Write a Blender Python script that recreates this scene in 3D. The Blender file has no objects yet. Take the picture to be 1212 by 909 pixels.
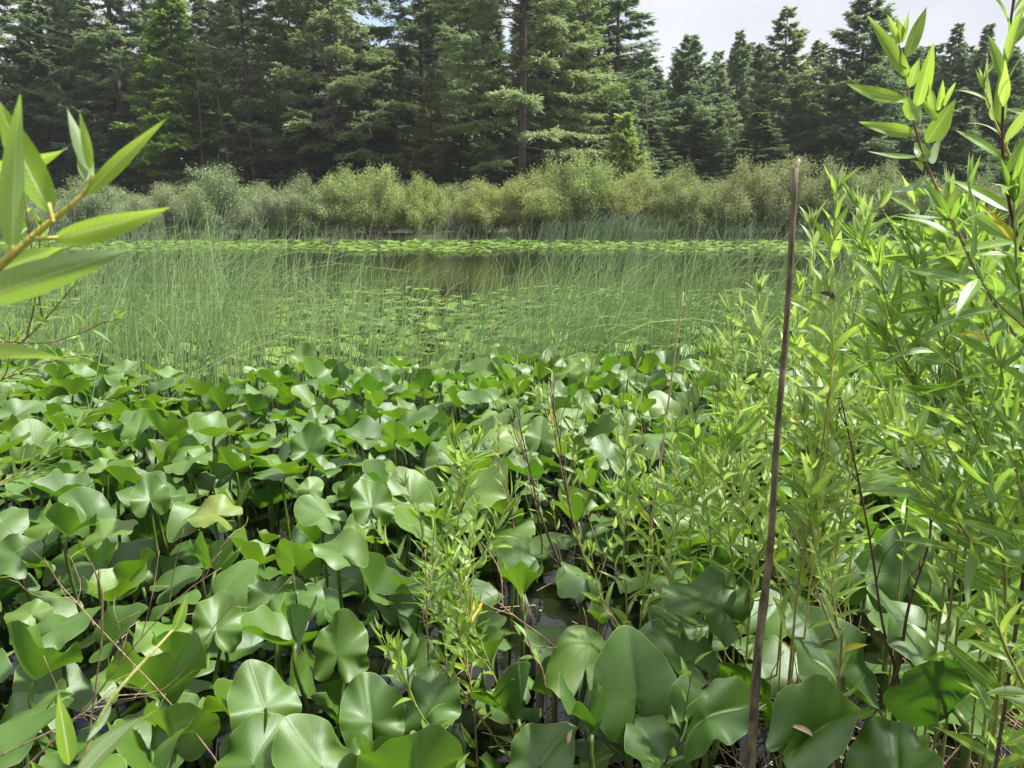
import bpy, math, random
import numpy as np
from mathutils import Vector, Matrix
from mathutils.bvhtree import BVHTree

random.seed(7)
RS = np.random.RandomState(11)
S = bpy.context.scene
COL = S.collection
rad = math.radians
U = random.uniform

# ------------------------------------------------------------------ camera
EYE = 1.6
PITCH = rad(13.6)
FPX = 910.0
cam_d = bpy.data.cameras.new("camera")
cam = bpy.data.objects.new("camera", cam_d)
COL.objects.link(cam)
cam.location = (0, 0, EYE)
cam.rotation_euler = (math.pi / 2 - PITCH, 0, 0)
cam_d.sensor_width = 36
cam_d.lens = 36 * FPX / 1212
cam_d.clip_start = 0.05
cam_d.clip_end = 3000
cam_d.dof.use_dof = True
cam_d.dof.focus_distance = 2.6
cam_d.dof.aperture_fstop = 13
S.camera = cam
CP = np.array([0, 0, EYE])


def ray(x, y):
    a, b = (x - 606) / FPX, (454.5 - y) / FPX
    return np.array([a, math.cos(PITCH) + b * math.sin(PITCH), -math.sin(PITCH) + b * math.cos(PITCH)])


def at_d(x, y, Y):
    r = ray(x, y)
    return CP + r * (Y / r[1])


def at_z(x, y, z):
    r = ray(x, y)
    return CP + r * ((z - EYE) / r[2])


def proj(p):
    p = np.asarray(p, float) - CP
    f = p[..., 1] * math.cos(PITCH) - p[..., 2] * math.sin(PITCH)
    u = p[..., 1] * math.sin(PITCH) + p[..., 2] * math.cos(PITCH)
    return 606 + FPX * p[..., 0] / f, 454.5 - FPX * u / f, f


# ------------------------------------------------------------------ mesh helpers
def norm(v):
    v = np.asarray(v, float)
    return v / (np.linalg.norm(v) + 1e-12)


class MB:
    """Collects quads; every vertex carries (u, v, tint)."""

    def __init__(self):
        self.v, self.f, self.a, self.m, self.n = [], [], [], [], 0

    def add(self, v, f, a, mi=0):
        v = np.asarray(v, np.float32).reshape(-1, 3)
        f = np.asarray(f, np.int32).reshape(-1, 4)
        a = np.asarray(a, np.float32)
        if a.ndim == 1:
            a = np.tile(a, (len(v), 1))
        self.v.append(v)
        self.f.append(f + self.n)
        self.a.append(a)
        self.m.append(np.full(len(f), mi, np.int32))
        self.n += len(v)

    def arrays(self):
        return (np.concatenate(self.v), np.concatenate(self.f), np.concatenate(self.a), np.concatenate(self.m))

    def mesh(self, name, mats, origin=(0, 0, 0), smooth=True):
        v, f, a, m = self.arrays()
        return raw_mesh(name, v - np.asarray(origin, np.float32), f, a, m, mats, smooth)

    def build(self, name, mats, parent=None, origin=(0, 0, 0), smooth=True):
        if not isinstance(mats, (list, tuple)):
            mats = [mats]
        o = bpy.data.objects.new(name, self.mesh(name, mats, origin, smooth))
        COL.objects.link(o)
        if parent is not None:
            o.parent = parent
        else:
            o.location = origin
        return o


def raw_mesh(name, v, f, a, m, mats, smooth=True):
    me = bpy.data.meshes.new(name)
    nf = len(f)
    me.vertices.add(len(v))
    me.vertices.foreach_set("co", np.ascontiguousarray(v, np.float32).ravel())
    me.loops.add(nf * 4)
    me.loops.foreach_set("vertex_index", np.ascontiguousarray(f, np.int32).ravel())
    me.polygons.add(nf)
    me.polygons.foreach_set("loop_start", np.arange(0, nf * 4, 4, dtype=np.int32))
    me.polygons.foreach_set("loop_total", np.full(nf, 4, np.int32))
    for x in mats:
        me.materials.append(x)
    me.polygons.foreach_set("material_index", np.ascontiguousarray(m, np.int32))
    me.polygons.foreach_set("use_smooth", np.full(nf, smooth, bool))
    at = me.attributes.new("leafc", "FLOAT_VECTOR", "POINT")
    at.data.foreach_set("vector", np.ascontiguousarray(a, np.float32).ravel())
    me.update(calc_edges=True)
    me.validate()
    return me


def spline(pts, n):
    P = np.asarray(pts, float)
    if len(P) == 2:
        t = np.linspace(0, 1, n)[:, None]
        return P[0] * (1 - t) + P[1] * t
    Q = np.vstack([2 * P[0] - P[1], P, 2 * P[-1] - P[-2]])
    out = []
    for s in np.linspace(0, len(P) - 1 - 1e-9, n):
        i = int(s)
        t = s - i
        a, b, c, d = Q[i:i + 4]
        out.append(0.5 * (2 * b + (c - a) * t + (2 * a - 5 * b + 4 * c - d) * t * t + (3 * b - a - 3 * c + d) * t ** 3))
    return np.array(out)


def tube(mb, P, r, sides=6, tint=0.5, mi=0, cap=True):
    P = np.asarray(P, float)
    n = len(P)
    r = np.broadcast_to(np.asarray(r, float), (n,))
    T = np.gradient(P, axis=0)
    T /= np.linalg.norm(T, axis=1)[:, None] + 1e-12
    ref = np.array([0.31, 0.87, 0.12]) if abs(T[0][2]) > 0.5 else np.array([0.05, 0.1, 1.0])
    X = np.cross(T, ref)
    X /= np.linalg.norm(X, axis=1)[:, None] + 1e-12
    Y = np.cross(T, X)
    ang = np.arange(sides) * 2 * math.pi / sides
    V = P[:, None, :] + r[:, None, None] * (np.cos(ang)[None, :, None] * X[:, None, :] + np.sin(ang)[None, :, None] * Y[:, None, :])
    V = V.reshape(-1, 3)
    A = np.stack([np.tile(np.arange(sides) / sides, n), np.repeat(np.linspace(0, 1, n), sides), np.full(n * sides, tint)], 1)
    F = []
    for i in range(n - 1):
        for k in range(sides):
            k2 = (k + 1) % sides
            F.append((i * sides + k, i * sides + k2, (i + 1) * sides + k2, (i + 1) * sides + k))
    if cap and sides >= 4:
        b = (n - 1) * sides
        if sides == 4:
            F.append((b, b + 1, b + 2, b + 3))
        else:
            for k in range(1, sides - 2, 2):
                k2 = k + 2 if k + 2 < sides else sides - 1
                F.append((b, b + k, b + k + 1, b + k2) if k2 != k + 1 else (b, b + k, b + k + 1, b))
            F = [q for q in F if len(set(q)) == 4]
    mb.add(V, F, A, mi)


def tag(o, label=None, cat=None, group=None, kind=None):
    if label:
        o["label"] = label
    if cat:
        o["category"] = cat
    if group:
        o["group"] = group
    if kind:
        o["kind"] = kind
    return o


def empty(name, loc, label, cat, group=None):
    o = bpy.data.objects.new(name, None)
    COL.objects.link(o)
    o.location = loc
    o.empty_display_size = 0.1
    return tag(o, label, cat, group)


# ------------------------------------------------------------------ materials
class NT:
    def __init__(self, name):
        self.m = bpy.data.materials.new(name)
        self.m.use_nodes = True
        self.t = self.m.node_tree
        self.t.nodes.clear()
        self.out = self.n("ShaderNodeOutputMaterial")

    def n(self, typ, **kw):
        x = self.t.nodes.new(typ)
        for k, v in kw.items():
            setattr(x, k, v)
        return x

    def l(self, a, b):
        self.t.links.new(a, b)

    def val(self, node, idx, v):
        if hasattr(v, "is_linked") or isinstance(v, bpy.types.NodeSocket):
            self.l(v, node.inputs[idx])
        else:
            node.inputs[idx].default_value = v

    def math(self, op, a, b=0.0, c=0.0, clamp=False):
        x = self.n("ShaderNodeMath", operation=op, use_clamp=clamp)
        self.val(x, 0, a)
        self.val(x, 1, b)
        self.val(x, 2, c)
        return x.outputs[0]

    def mix(self, f, a, b, mode="MIX"):
        x = self.n("ShaderNodeMix", data_type="RGBA", blend_type=mode)
        self.val(x, 0, f)
        for i, v in ((6, a), (7, b)):
            if isinstance(v, tuple):
                v = (*v, 1) if len(v) == 3 else v
            self.val(x, i, v)
        return x.outputs[2]

    def noise(self, vec, scale, detail=3, rough=0.55):
        x = self.n("ShaderNodeTexNoise")
        if vec is not None:
            self.l(vec, x.inputs["Vector"])
        x.inputs["Scale"].default_value = scale
        x.inputs["Detail"].default_value = detail
        x.inputs["Roughness"].default_value = rough
        return x.outputs["Fac"]

    def smooth(self, v, lo, hi, a=0.0, b=1.0):
        x = self.n("ShaderNodeMapRange", interpolation_type="SMOOTHSTEP")
        self.val(x, 0, v)
        x.inputs[1].default_value = lo
        x.inputs[2].default_value = hi
        x.inputs[3].default_value = a
        x.inputs[4].default_value = b
        return x.outputs[0]

    def attr(self):
        x = self.n("ShaderNodeAttribute", attribute_name="leafc")
        s = self.n("ShaderNodeSeparateXYZ")
        self.l(x.outputs["Vector"], s.inputs[0])
        return s.outputs

    def pos(self):
        return self.n("ShaderNodeNewGeometry").outputs["Position"]

    def bump(self, h, strength, dist):
        b = self.n("ShaderNodeBump")
        b.inputs["Strength"].default_value = strength
        b.inputs["Distance"].default_value = dist
        self.l(h, b.inputs["Height"])
        return b.outputs[0]

    def princ(self, col, rough=0.6, spec=0.5, nrm=None):
        p = self.n("ShaderNodeBsdfPrincipled")
        if isinstance(col, tuple):
            p.inputs["Base Color"].default_value = (*col, 1)
        else:
            self.l(col, p.inputs["Base Color"])
        self.val(p, "Roughness", rough)
        p.inputs["Specular IOR Level"].default_value = spec
        if nrm is not None:
            self.l(nrm, p.inputs["Normal"])
        return p.outputs[0]

    def trans(self, shader, col, fac, nrm=None):
        t = self.n("ShaderNodeBsdfTranslucent")
        if isinstance(col, tuple):
            t.inputs[0].default_value = (*col, 1)
        else:
            self.l(col, t.inputs[0])
        m = self.n("ShaderNodeMixShader")
        self.val(m, 0, fac)
        self.l(shader, m.inputs[1])
        self.l(t.outputs[0], m.inputs[2])
        return m.outputs[0]

    def done(self, sh):
        self.l(sh, self.out.inputs[0])
        return self.m


def lily_material():
    M = NT("lily_blade")
    u, v, t = M.attr()
    P = M.pos()
    back = M.n("ShaderNodeNewGeometry").outputs["Backfacing"]
    av = M.math("ABSOLUTE", v)
    # midrib runs from the stalk to the tip; side veins sweep forward to the margin
    mid = M.smooth(av, 0.006, 0.034, 1, 0)
    mid = M.math("MULTIPLY", mid, M.smooth(u, -0.05, 0.02))
    ph = M.math("MULTIPLY", M.math("SUBTRACT", u, M.math("MULTIPLY", M.math("POWER", av, 0.8), 0.95)), 78)
    wv = M.math("SINE", ph)
    vein = M.smooth(wv, 0.72, 1.0)
    nz = M.noise(P, 9, 3)
    fine = M.noise(P, 60, 3)
    topd = M.mix(t, (0.011, 0.038, 0.019), (0.048, 0.092, 0.050))
    top = M.mix(M.smooth(nz, 0.35, 0.7), topd, M.mix(t, (0.018, 0.052, 0.026), (0.062, 0.112, 0.064)))
    top = M.mix(M.math("MULTIPLY", mid, 0.85), top, (0.20, 0.30, 0.11))
    top = M.mix(M.math("MULTIPLY", vein, 0.36), top, (0.12, 0.22, 0.08))
    bot = M.mix(t, (0.045, 0.110, 0.007), (0.100, 0.185, 0.012))
    bot = M.mix(M.math("MULTIPLY", mid, 0.6), bot, (0.06, 0.13, 0.02))
    bot = M.mix(M.math("MULTIPLY", vein, 0.20), bot, (0.05, 0.12, 0.012))
    col = M.mix(back, top, bot)
    col = M.mix(M.math("MULTIPLY", M.math("MULTIPLY", M.smooth(t, .955, .995), .55), M.smooth(nz, .38, .65)), col, (0.26, 0.23, 0.03))
    rim = M.smooth(u, 2.0, 6.0)
    col = M.mix(M.math("MULTIPLY", rim, 0.7), col, (0.26, 0.33, 0.09))
    # a few yellowed and browned patches
    sp = M.smooth(M.noise(P, 5.2, 4, 0.62), 0.675, 0.75)
    col = M.mix(M.math("MULTIPLY", sp, 0.55), col, (0.30, 0.26, 0.03))
    br = M.smooth(M.noise(P, 13, 4, 0.6), 0.735, 0.755)
    col = M.mix(M.math("MULTIPLY", br, 0.85), col, (0.16, 0.085, 0.035))
    pin = M.smooth(M.noise(P, 160, 1, 0.5), 0.76, 0.80)
    col = M.mix(M.math("MULTIPLY", pin, 0.5), col, (0.32, 0.33, 0.22))
    h = M.math("ADD", M.math("MULTIPLY", wv, 0.07), M.math("MULTIPLY", M.noise(P, 24, 5), 2.2))
    h = M.math("SUBTRACT", h, M.math("MULTIPLY", mid, 0.8))
    nrm = M.bump(h, 0.22, 0.0025)
    rough = M.math("ADD", M.math("MULTIPLY", fine, 0.14), M.math("MULTIPLY", back, 0.16))
    rough = M.math("ADD", rough, 0.31)
    sh = M.princ(col, rough, 0.85, nrm)
    tc = M.mix(t, (0.080, 0.215, 0.006), (0.190, 0.345, 0.010))
    tc = M.mix(M.math("MULTIPLY", mid, 0.6), tc, (0.08, 0.17, 0.01))
    tc = M.mix(M.math("MULTIPLY", vein, 0.25), tc, (0.1, 0.24, 0.01))
    tc = M.mix(M.math("MULTIPLY", br, 0.8), tc, (0.12, 0.06, 0.02))
    return M.done(M.trans(sh, tc, 0.34))


def willow_material(name, a, b, under, ta, tb, tf=0.45):
    M = NT(name)
    u, v, t = M.attr()
    back = M.n("ShaderNodeNewGeometry").outputs["Backfacing"]
    av = M.math("ABSOLUTE", v)
    mid = M.smooth(av, 0.04, 0.14, 1, 0)
    nz = M.noise(M.pos(), 45, 3)
    vein = M.smooth(M.math("SINE", M.math("MULTIPLY", M.math("SUBTRACT", u, M.math("MULTIPLY", av, 0.08)), 120)), 0.6, 1)
    top = M.mix(t, a, b)
    top = M.mix(M.math("MULTIPLY", M.smooth(nz, 0.4, 0.75), 0.4), top, b)
    top = M.mix(M.math("MULTIPLY", mid, 0.9), top, (0.50, 0.58, 0.24))
    yel = M.smooth(t, 0.955, 0.985)
    top = M.mix(yel, top, (0.55, 0.40, 0.02))
    col = M.mix(back, top, M.mix(M.math("MULTIPLY", mid, 0.6), under, (0.45, 0.52, 0.25)))
    sp = M.smooth(M.noise(M.pos(), 70, 3), 0.73, 0.76)
    col = M.mix(M.math("MULTIPLY", sp, 0.6), col, (0.25, 0.16, 0.05))
    col = M.mix(M.math("MULTIPLY", vein, 0.16), col, (0.40, 0.48, 0.2))
    nrm = M.bump(M.math("SUBTRACT", M.math("MULTIPLY", vein, 0.3), M.math("MULTIPLY", mid, 1.0)), 0.35, 0.001)
    sh = M.princ(col, M.math("ADD", M.math("MULTIPLY", back, 0.2), 0.36), 0.5, nrm)
    tc = M.mix(t, ta, tb)
    tc = M.mix(M.math("MULTIPLY", mid, 0.75), tc, (0.55, 0.60, 0.20))
    tc = M.mix(M.math("MULTIPLY", vein, 0.3), tc, (0.14, 0.26, 0.01))
    return M.done(M.trans(sh, tc, tf))


def simple_foliage(name, a, b, ta, tf=0.3, rough=0.55, objcol=True, spec=0.35, dry=None):
    M = NT(name)
    u, v, t = M.attr()
    col = M.mix(t, a, b)
    tr = M.mix(t, tuple(x * 0.7 for x in ta), ta)
    if dry:
        col = M.mix(M.smooth(t, .95, .97), col, dry)
    if objcol:
        oc = M.n("ShaderNodeObjectInfo").outputs["Color"]
        col = M.mix(1.0, col, oc, "MULTIPLY")
        tr = M.mix(1.0, tr, oc, "MULTIPLY")
    return M.done(M.trans(M.princ(col, rough, spec), tr, tf))


def bark(name, a, b, scale=30, stretch=0.15, rough=0.85):
    M = NT(name)
    tc = M.n("ShaderNodeTexCoord").outputs["Object"]
    mp = M.n("ShaderNodeMapping")
    mp.inputs["Scale"].default_value = (1, 1, stretch)
    M.l(tc, mp.inputs[0])
    nz = M.noise(mp.outputs[0], scale, 5, 0.65)
    n2 = M.noise(tc, scale * 0.22, 3)
    col = M.mix(M.smooth(nz, 0.35, 0.68), a, b)
    col = M.mix(M.math("MULTIPLY", M.smooth(n2, 0.55, 0.7), 0.35), col, tuple(min(1, x * 1.6) for x in b))
    nrm = M.bump(nz, 0.6, 0.01)
    return M.done(M.princ(col, rough, 0.3, nrm))


LILY = lily_material()
STALK = NT("lily_stalk")
_t = STALK.attr()[2]
_c = STALK.mix(STALK.smooth(STALK.noise(STALK.pos(), 25, 3), 0.35, 0.7), (0.06, 0.10, 0.018), (0.115, 0.165, 0.03))
STALK = STALK.done(STALK.trans(STALK.princ(_c, 0.45, 0.45), (0.1, 0.16, 0.02), 0.12))
WIL_BIG = willow_material("willow_leaf_bright", (0.115, 0.235, 0.018), (0.185, 0.32, 0.026), (0.26, 0.36, 0.20),
                          (0.26, 0.46, 0.04), (0.42, 0.57, 0.07), 0.5)
WIL_MID = willow_material("willow_leaf_green", (0.085, 0.19, 0.034), (0.17, 0.31, 0.05), (0.23, 0.33, 0.20),
                          (0.19, 0.39, 0.025), (0.32, 0.52, 0.045), 0.42)
WIL_YEL = willow_material("willow_leaf_yellow", (0.15, 0.27, 0.055), (0.29, 0.40, 0.11), (0.26, 0.36, 0.18),
                          (0.28, 0.44, 0.07), (0.42, 0.55, 0.12), 0.45)
TWIG_Y = bark("yellow_twig", (0.36, 0.34, 0.06), (0.52, 0.46, 0.11), 60, 0.3, 0.6)
TWIG_G = bark("olive_twig", (0.16, 0.18, 0.04), (0.28, 0.27, 0.08), 60, 0.3, 0.6)
TWIG_R = bark("red_brown_twig", (0.17, 0.10, 0.06), (0.36, 0.26, 0.16), 60, 0.3, 0.6)
TWIG_D = bark("dark_twig", (0.05, 0.03, 0.022), (0.12, 0.08, 0.06), 60, 0.3, 0.75)
STICK = bark("weathered_stick", (0.050, 0.039, 0.022), (0.175, 0.14, 0.085), 70, 0.08, 0.8)
DEAD = bark("grey_deadwood", (0.10, 0.08, 0.065), (0.24, 0.21, 0.18), 50, 0.12, 0.9)
TAN = bark("dry_reed", (0.36, 0.27, 0.15), (0.52, 0.42, 0.27), 60, 0.2, 0.8)
BARK = bark("conifer_bark", (0.075, 0.058, 0.046), (0.17, 0.14, 0.115), 6, 0.2, 0.95)
BARK_P = bark("pale_bark", (0.20, 0.18, 0.155), (0.36, 0.33, 0.29), 6, 0.2, 0.95)
SHRUBWOOD = bark("shrub_wood", (0.12, 0.095, 0.075), (0.24, 0.20, 0.165), 15, 0.3, 0.9)
NEEDLE = simple_foliage("conifer_needles", (0.165, 0.215, 0.125), (0.290, 0.345, 0.190), (0.29, 0.37, 0.15), 0.45, 0.6)
SHRUBLEAF = simple_foliage("shrub_leaf", (0.185, 0.220, 0.112), (0.345, 0.375, 0.200), (0.30, 0.35, 0.12), 0.38, 0.6)
REED = simple_foliage("reed_green", (0.235, 0.385, 0.15), (0.55, 0.665, 0.37), (0.51, 0.68, 0.27), 0.5, 0.5, False, .2, (0.52, 0.42, 0.24))
SEDGE = simple_foliage("sedge_green", (0.19, 0.29, 0.15), (0.38, 0.46, 0.28), (0.30, 0.40, 0.17), 0.35, 0.5, False)


def pad_material():
    M = NT("floating_pad")
    u, v, t = M.attr()
    back = M.n("ShaderNodeNewGeometry").outputs["Backfacing"]
    col = M.mix(M.smooth(t, 0.0, 0.6), (0.115, 0.175, 0.060), (0.29, 0.35, 0.145))
    col = M.mix(M.smooth(t, 0.90, 0.96), col, (0.46, 0.40, 0.07))
    col = M.mix(M.smooth(t, 0.985, 0.995), col, (0.55, 0.28, 0.04))
    col = M.mix(back, col, (0.14, 0.24, 0.03))
    mid = M.smooth(M.math("ABSOLUTE", v), 0.01, 0.05, 1, 0)
    col = M.mix(M.math("MULTIPLY", mid, 0.4), col, (0.3, 0.38, 0.14))
    return M.done(M.trans(M.princ(col, 0.45, 0.45), (0.24, 0.35, 0.07), 0.3))


PAD = pad_material()


def water_material():
    M = NT("pond_water")
    P = M.pos()
    n1 = M.noise(P, 2.2, 4, 0.55)
    n2 = M.noise(P, 14, 3, 0.55)
    h = M.math("ADD", M.math("MULTIPLY", n1, 0.7), M.math("MULTIPLY", n2, 0.12))
    nrm = M.bump(h, 0.2, 0.05)
    sh = M.princ((0.006, 0.007, 0.004), 0.04, 0.5, nrm)
    sh.node.inputs["IOR"].default_value = 1.333
    return M.done(sh)


def soil_material():
    M = NT("bank_soil")
    P = M.pos()
    n1 = M.noise(P, 0.7, 4, 0.6)
    n2 = M.noise(P, 22, 5, 0.65)
    col = M.mix(M.smooth(n2, 0.3, 0.7), (0.030, 0.024, 0.016), (0.10, 0.082, 0.05))
    col = M.mix(M.math("MULTIPLY", M.smooth(n1, 0.42, 0.62), 0.7), col, (0.055, 0.08, 0.022))
    return M.done(M.princ(col, 0.95, 0.2, M.bump(n2, 0.8, 0.03)))


# ------------------------------------------------------------------ setting
def shore(x):
    t = min(1, max(0, (x - 0.15) / 1.2))
    t = t * t * (3 - 2 * t)
    return 0.85 + 0.95 * t


def ground_z(x, y):
    if y < 15:
        e = y - shore(x)
        t = min(1, max(0, (e + 0.45) / 0.9))
        t = t * t * (3 - 2 * t)
        return 0.10 * (1 - t) - 0.55 * t
    t = min(1, max(0, (y - 28.2) / 2.6))
    t = t * t * (3 - 2 * t)
    z = -0.55 + 0.75 * t
    if y > 31:
        z += min(y - 31, 40) * 0.03
    return z


xs = np.concatenate([[-130, -60], np.linspace(-30, 30, 61), [60, 130]])
xs = np.unique(np.concatenate([xs, np.linspace(-2, 3, 41)]))
ys = np.unique(np.concatenate([[-40, -20, -5], np.linspace(-1, 3, 33), np.linspace(3, 27, 13), np.linspace(27.5, 34, 20),
                               [40, 50, 60, 71, 90, 120, 160]]))
V = np.array([(x, y, ground_z(x, y) + (0.02 * math.sin(x * 7 + y * 5) if -1 < y < 3 else 0)) for y in ys for x in xs])
nx = len(xs)
F = [(j * nx + i, j * nx + i + 1, (j + 1) * nx + i + 1, (j + 1) * nx + i) for j in range(len(ys) - 1) for i in range(nx - 1)]
g = MB()
g.add(V, F, (0, 0, 0))
tag(g.build("ground", soil_material()), "dark wet soil of the pond bed and banks", "ground", kind="structure")
w = MB()
w.add([(-90, 0.2, 0), (90, 0.2, 0), (90, 31, 0), (-90, 31, 0)], [(0, 1, 2, 3)], (0, 0, 0))
tag(w.build("water", water_material()), "dark still pond water mirroring the far bank", "water", kind="structure")


# ------------------------------------------------------------------ lily leaves
_TH = np.radians([0, 12, 25, 40, 60, 80, 100, 120, 140, 155, 165, 172, 180])
_RR = np.array([1.0, 0.95, 0.85, 0.745, 0.675, 0.65, 0.655, 0.675, 0.69, 0.64, 0.47, 0.22, 0.05])


def bend(s, a0, k):
    """Arc of length s that starts at angle a0 and turns by k per unit: (run, rise)."""
    k = np.where(np.abs(k) < 1e-4, 1e-4, k)
    return (np.sin(a0 + k * s) - np.sin(a0)) / k, (np.cos(a0) - np.cos(a0 + k * s)) / k


def lily_blade(rs, size, az, el, roll=0.0, foldL=0.3, foldR=0.3, kL=-0.2, kR=-0.2, curl=0.2, wave=0.04, lobe=-0.3, cone=0.0, nt=44, nr=8):
    """Vertices of a heart-shaped blade whose stalk joins at the local origin; (az clockwise from +Y, el = lift of the tip)."""
    th = np.linspace(-math.pi, math.pi, nt)
    R = np.interp(np.abs(th), _TH, _RR)
    p1, p2, p3 = rs.uniform(0, 6.28, 3)
    R = R * (1 + 0.025 * np.sin(3 * th + p1) + 0.018 * np.sin(7 * th + p2))
    t = np.append(np.linspace(0, 1, nr + 1)[:-1] ** 0.85, [.982, 1.0])[:, None]
    nr += 1
    a = t * (R * np.cos(th))[None, :]
    b = t * (R * np.sin(th))[None, :]
    s = np.abs(b)
    left = b < 0
    a0 = np.where(left, foldL, foldR) * np.clip(s / 0.08, 0, 1)
    run, rise = bend(s, a0, np.where(left, kL, kR))
    bx = np.sign(b) * run
    ax, ra = bend(np.abs(a), np.zeros_like(a), np.where(a > 0, curl, lobe))
    ax = np.sign(a) * ax
    kw = rs.randint(3, 6)
    z = rise + ra + wave * t ** 2.2 * (np.sin(kw * th + p3) + .6 * np.sin(2 * th + p2))[None, :] + .42 * wave * t ** 5 * np.sin((2 * kw + 1) * th + p1)[None, :]
    cs = 1 / math.sqrt(1 + cone * cone)
    z = z * cs + cone * cs * np.sqrt(a * a + b * b) ** 1.15
    bx, ax = bx * cs, ax * cs
    edge = 0.009 * t ** 9 * np.sin(17 * th + p2)[None, :]
    z = z + edge
    L = np.stack([bx, ax, z], -1).reshape(-1, 3) * size
    cr, sr = math.cos(roll), math.sin(roll)
    L = L @ np.array([[cr, 0, -sr], [0, 1, 0], [sr, 0, cr]]).T
    ce, se = math.cos(el), math.sin(el)
    L = L @ np.array([[1, 0, 0], [0, ce, -se], [0, se, ce]]).T
    ca, sa = math.cos(az), math.sin(az)
    L = L @ np.array([[ca, sa, 0], [-sa, ca, 0], [0, 0, 1]]).T
    ua = a.copy()
    ua[-1] += 10          # marks the thin rim
    A = np.stack([ua.ravel(), b.ravel(), np.zeros(a.size)], 1)
    F = []
    for i in range(nr):
        for k in range(nt - 1):
            q = i * nt + k
            F.append((q, q + 1, q + nt + 1, q + nt))
    F = np.array(F)[:, ::-1]
    return L, F, A


def blade_normal(az, el):
    return np.array([-math.sin(az) * math.sin(el), -math.cos(az) * math.sin(el), math.cos(el)])


class Leaf:
    pass


LEAVES = []


def add_leaf(p, size, az, el, rs, label=None, nt=44, nr=8, tint=None, lean=0.10, **kw):
    l = Leaf()
    l.p = np.asarray(p, float)
    L, F, A = lily_blade(rs, size, az, el, nt=nt, nr=nr, **kw)
    l.tint = rs.uniform(0, 1) if tint is None else tint
    A[:, 2] = l.tint
    l.V = (L + l.p).astype(np.float32)
    l.F, l.A = F, A
    ang = rs.uniform(0, 6.28)
    root = l.p + np.array([math.cos(ang) * lean * rs.uniform(.3, 1), math.sin(ang) * lean * rs.uniform(.3, 1), 0])
    root[2] = -0.12
    l.root = root
    top = l.p - blade_normal(az, el) * 0.004
    mid1 = root * 0.55 + l.p * 0.45 + rs.uniform(-.02, .02, 3)
    mid2 = l.p - blade_normal(az, el) * 0.05 * min(1, l.p[2] / .2) - np.array([0, 0, 0.02])
    P = spline([root, mid1, mid2, top], 9)
    sb = MB()
    r1 = 0.0085 * size / 0.19
    tube(sb, P, np.linspace(r1 * 1.25, r1 * 0.8, 9), 7 if nt > 30 else 5, l.tint)
    l.stalk = sb.arrays()
    l.size, l.az, l.el, l.label = size, az, el, label
    nrm = blade_normal(az, el)
    l.top = float(np.dot(nrm, CP - l.V.mean(0))) > 0
    LEAVES.append(l)
    return l


D2R = math.pi / 180
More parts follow.
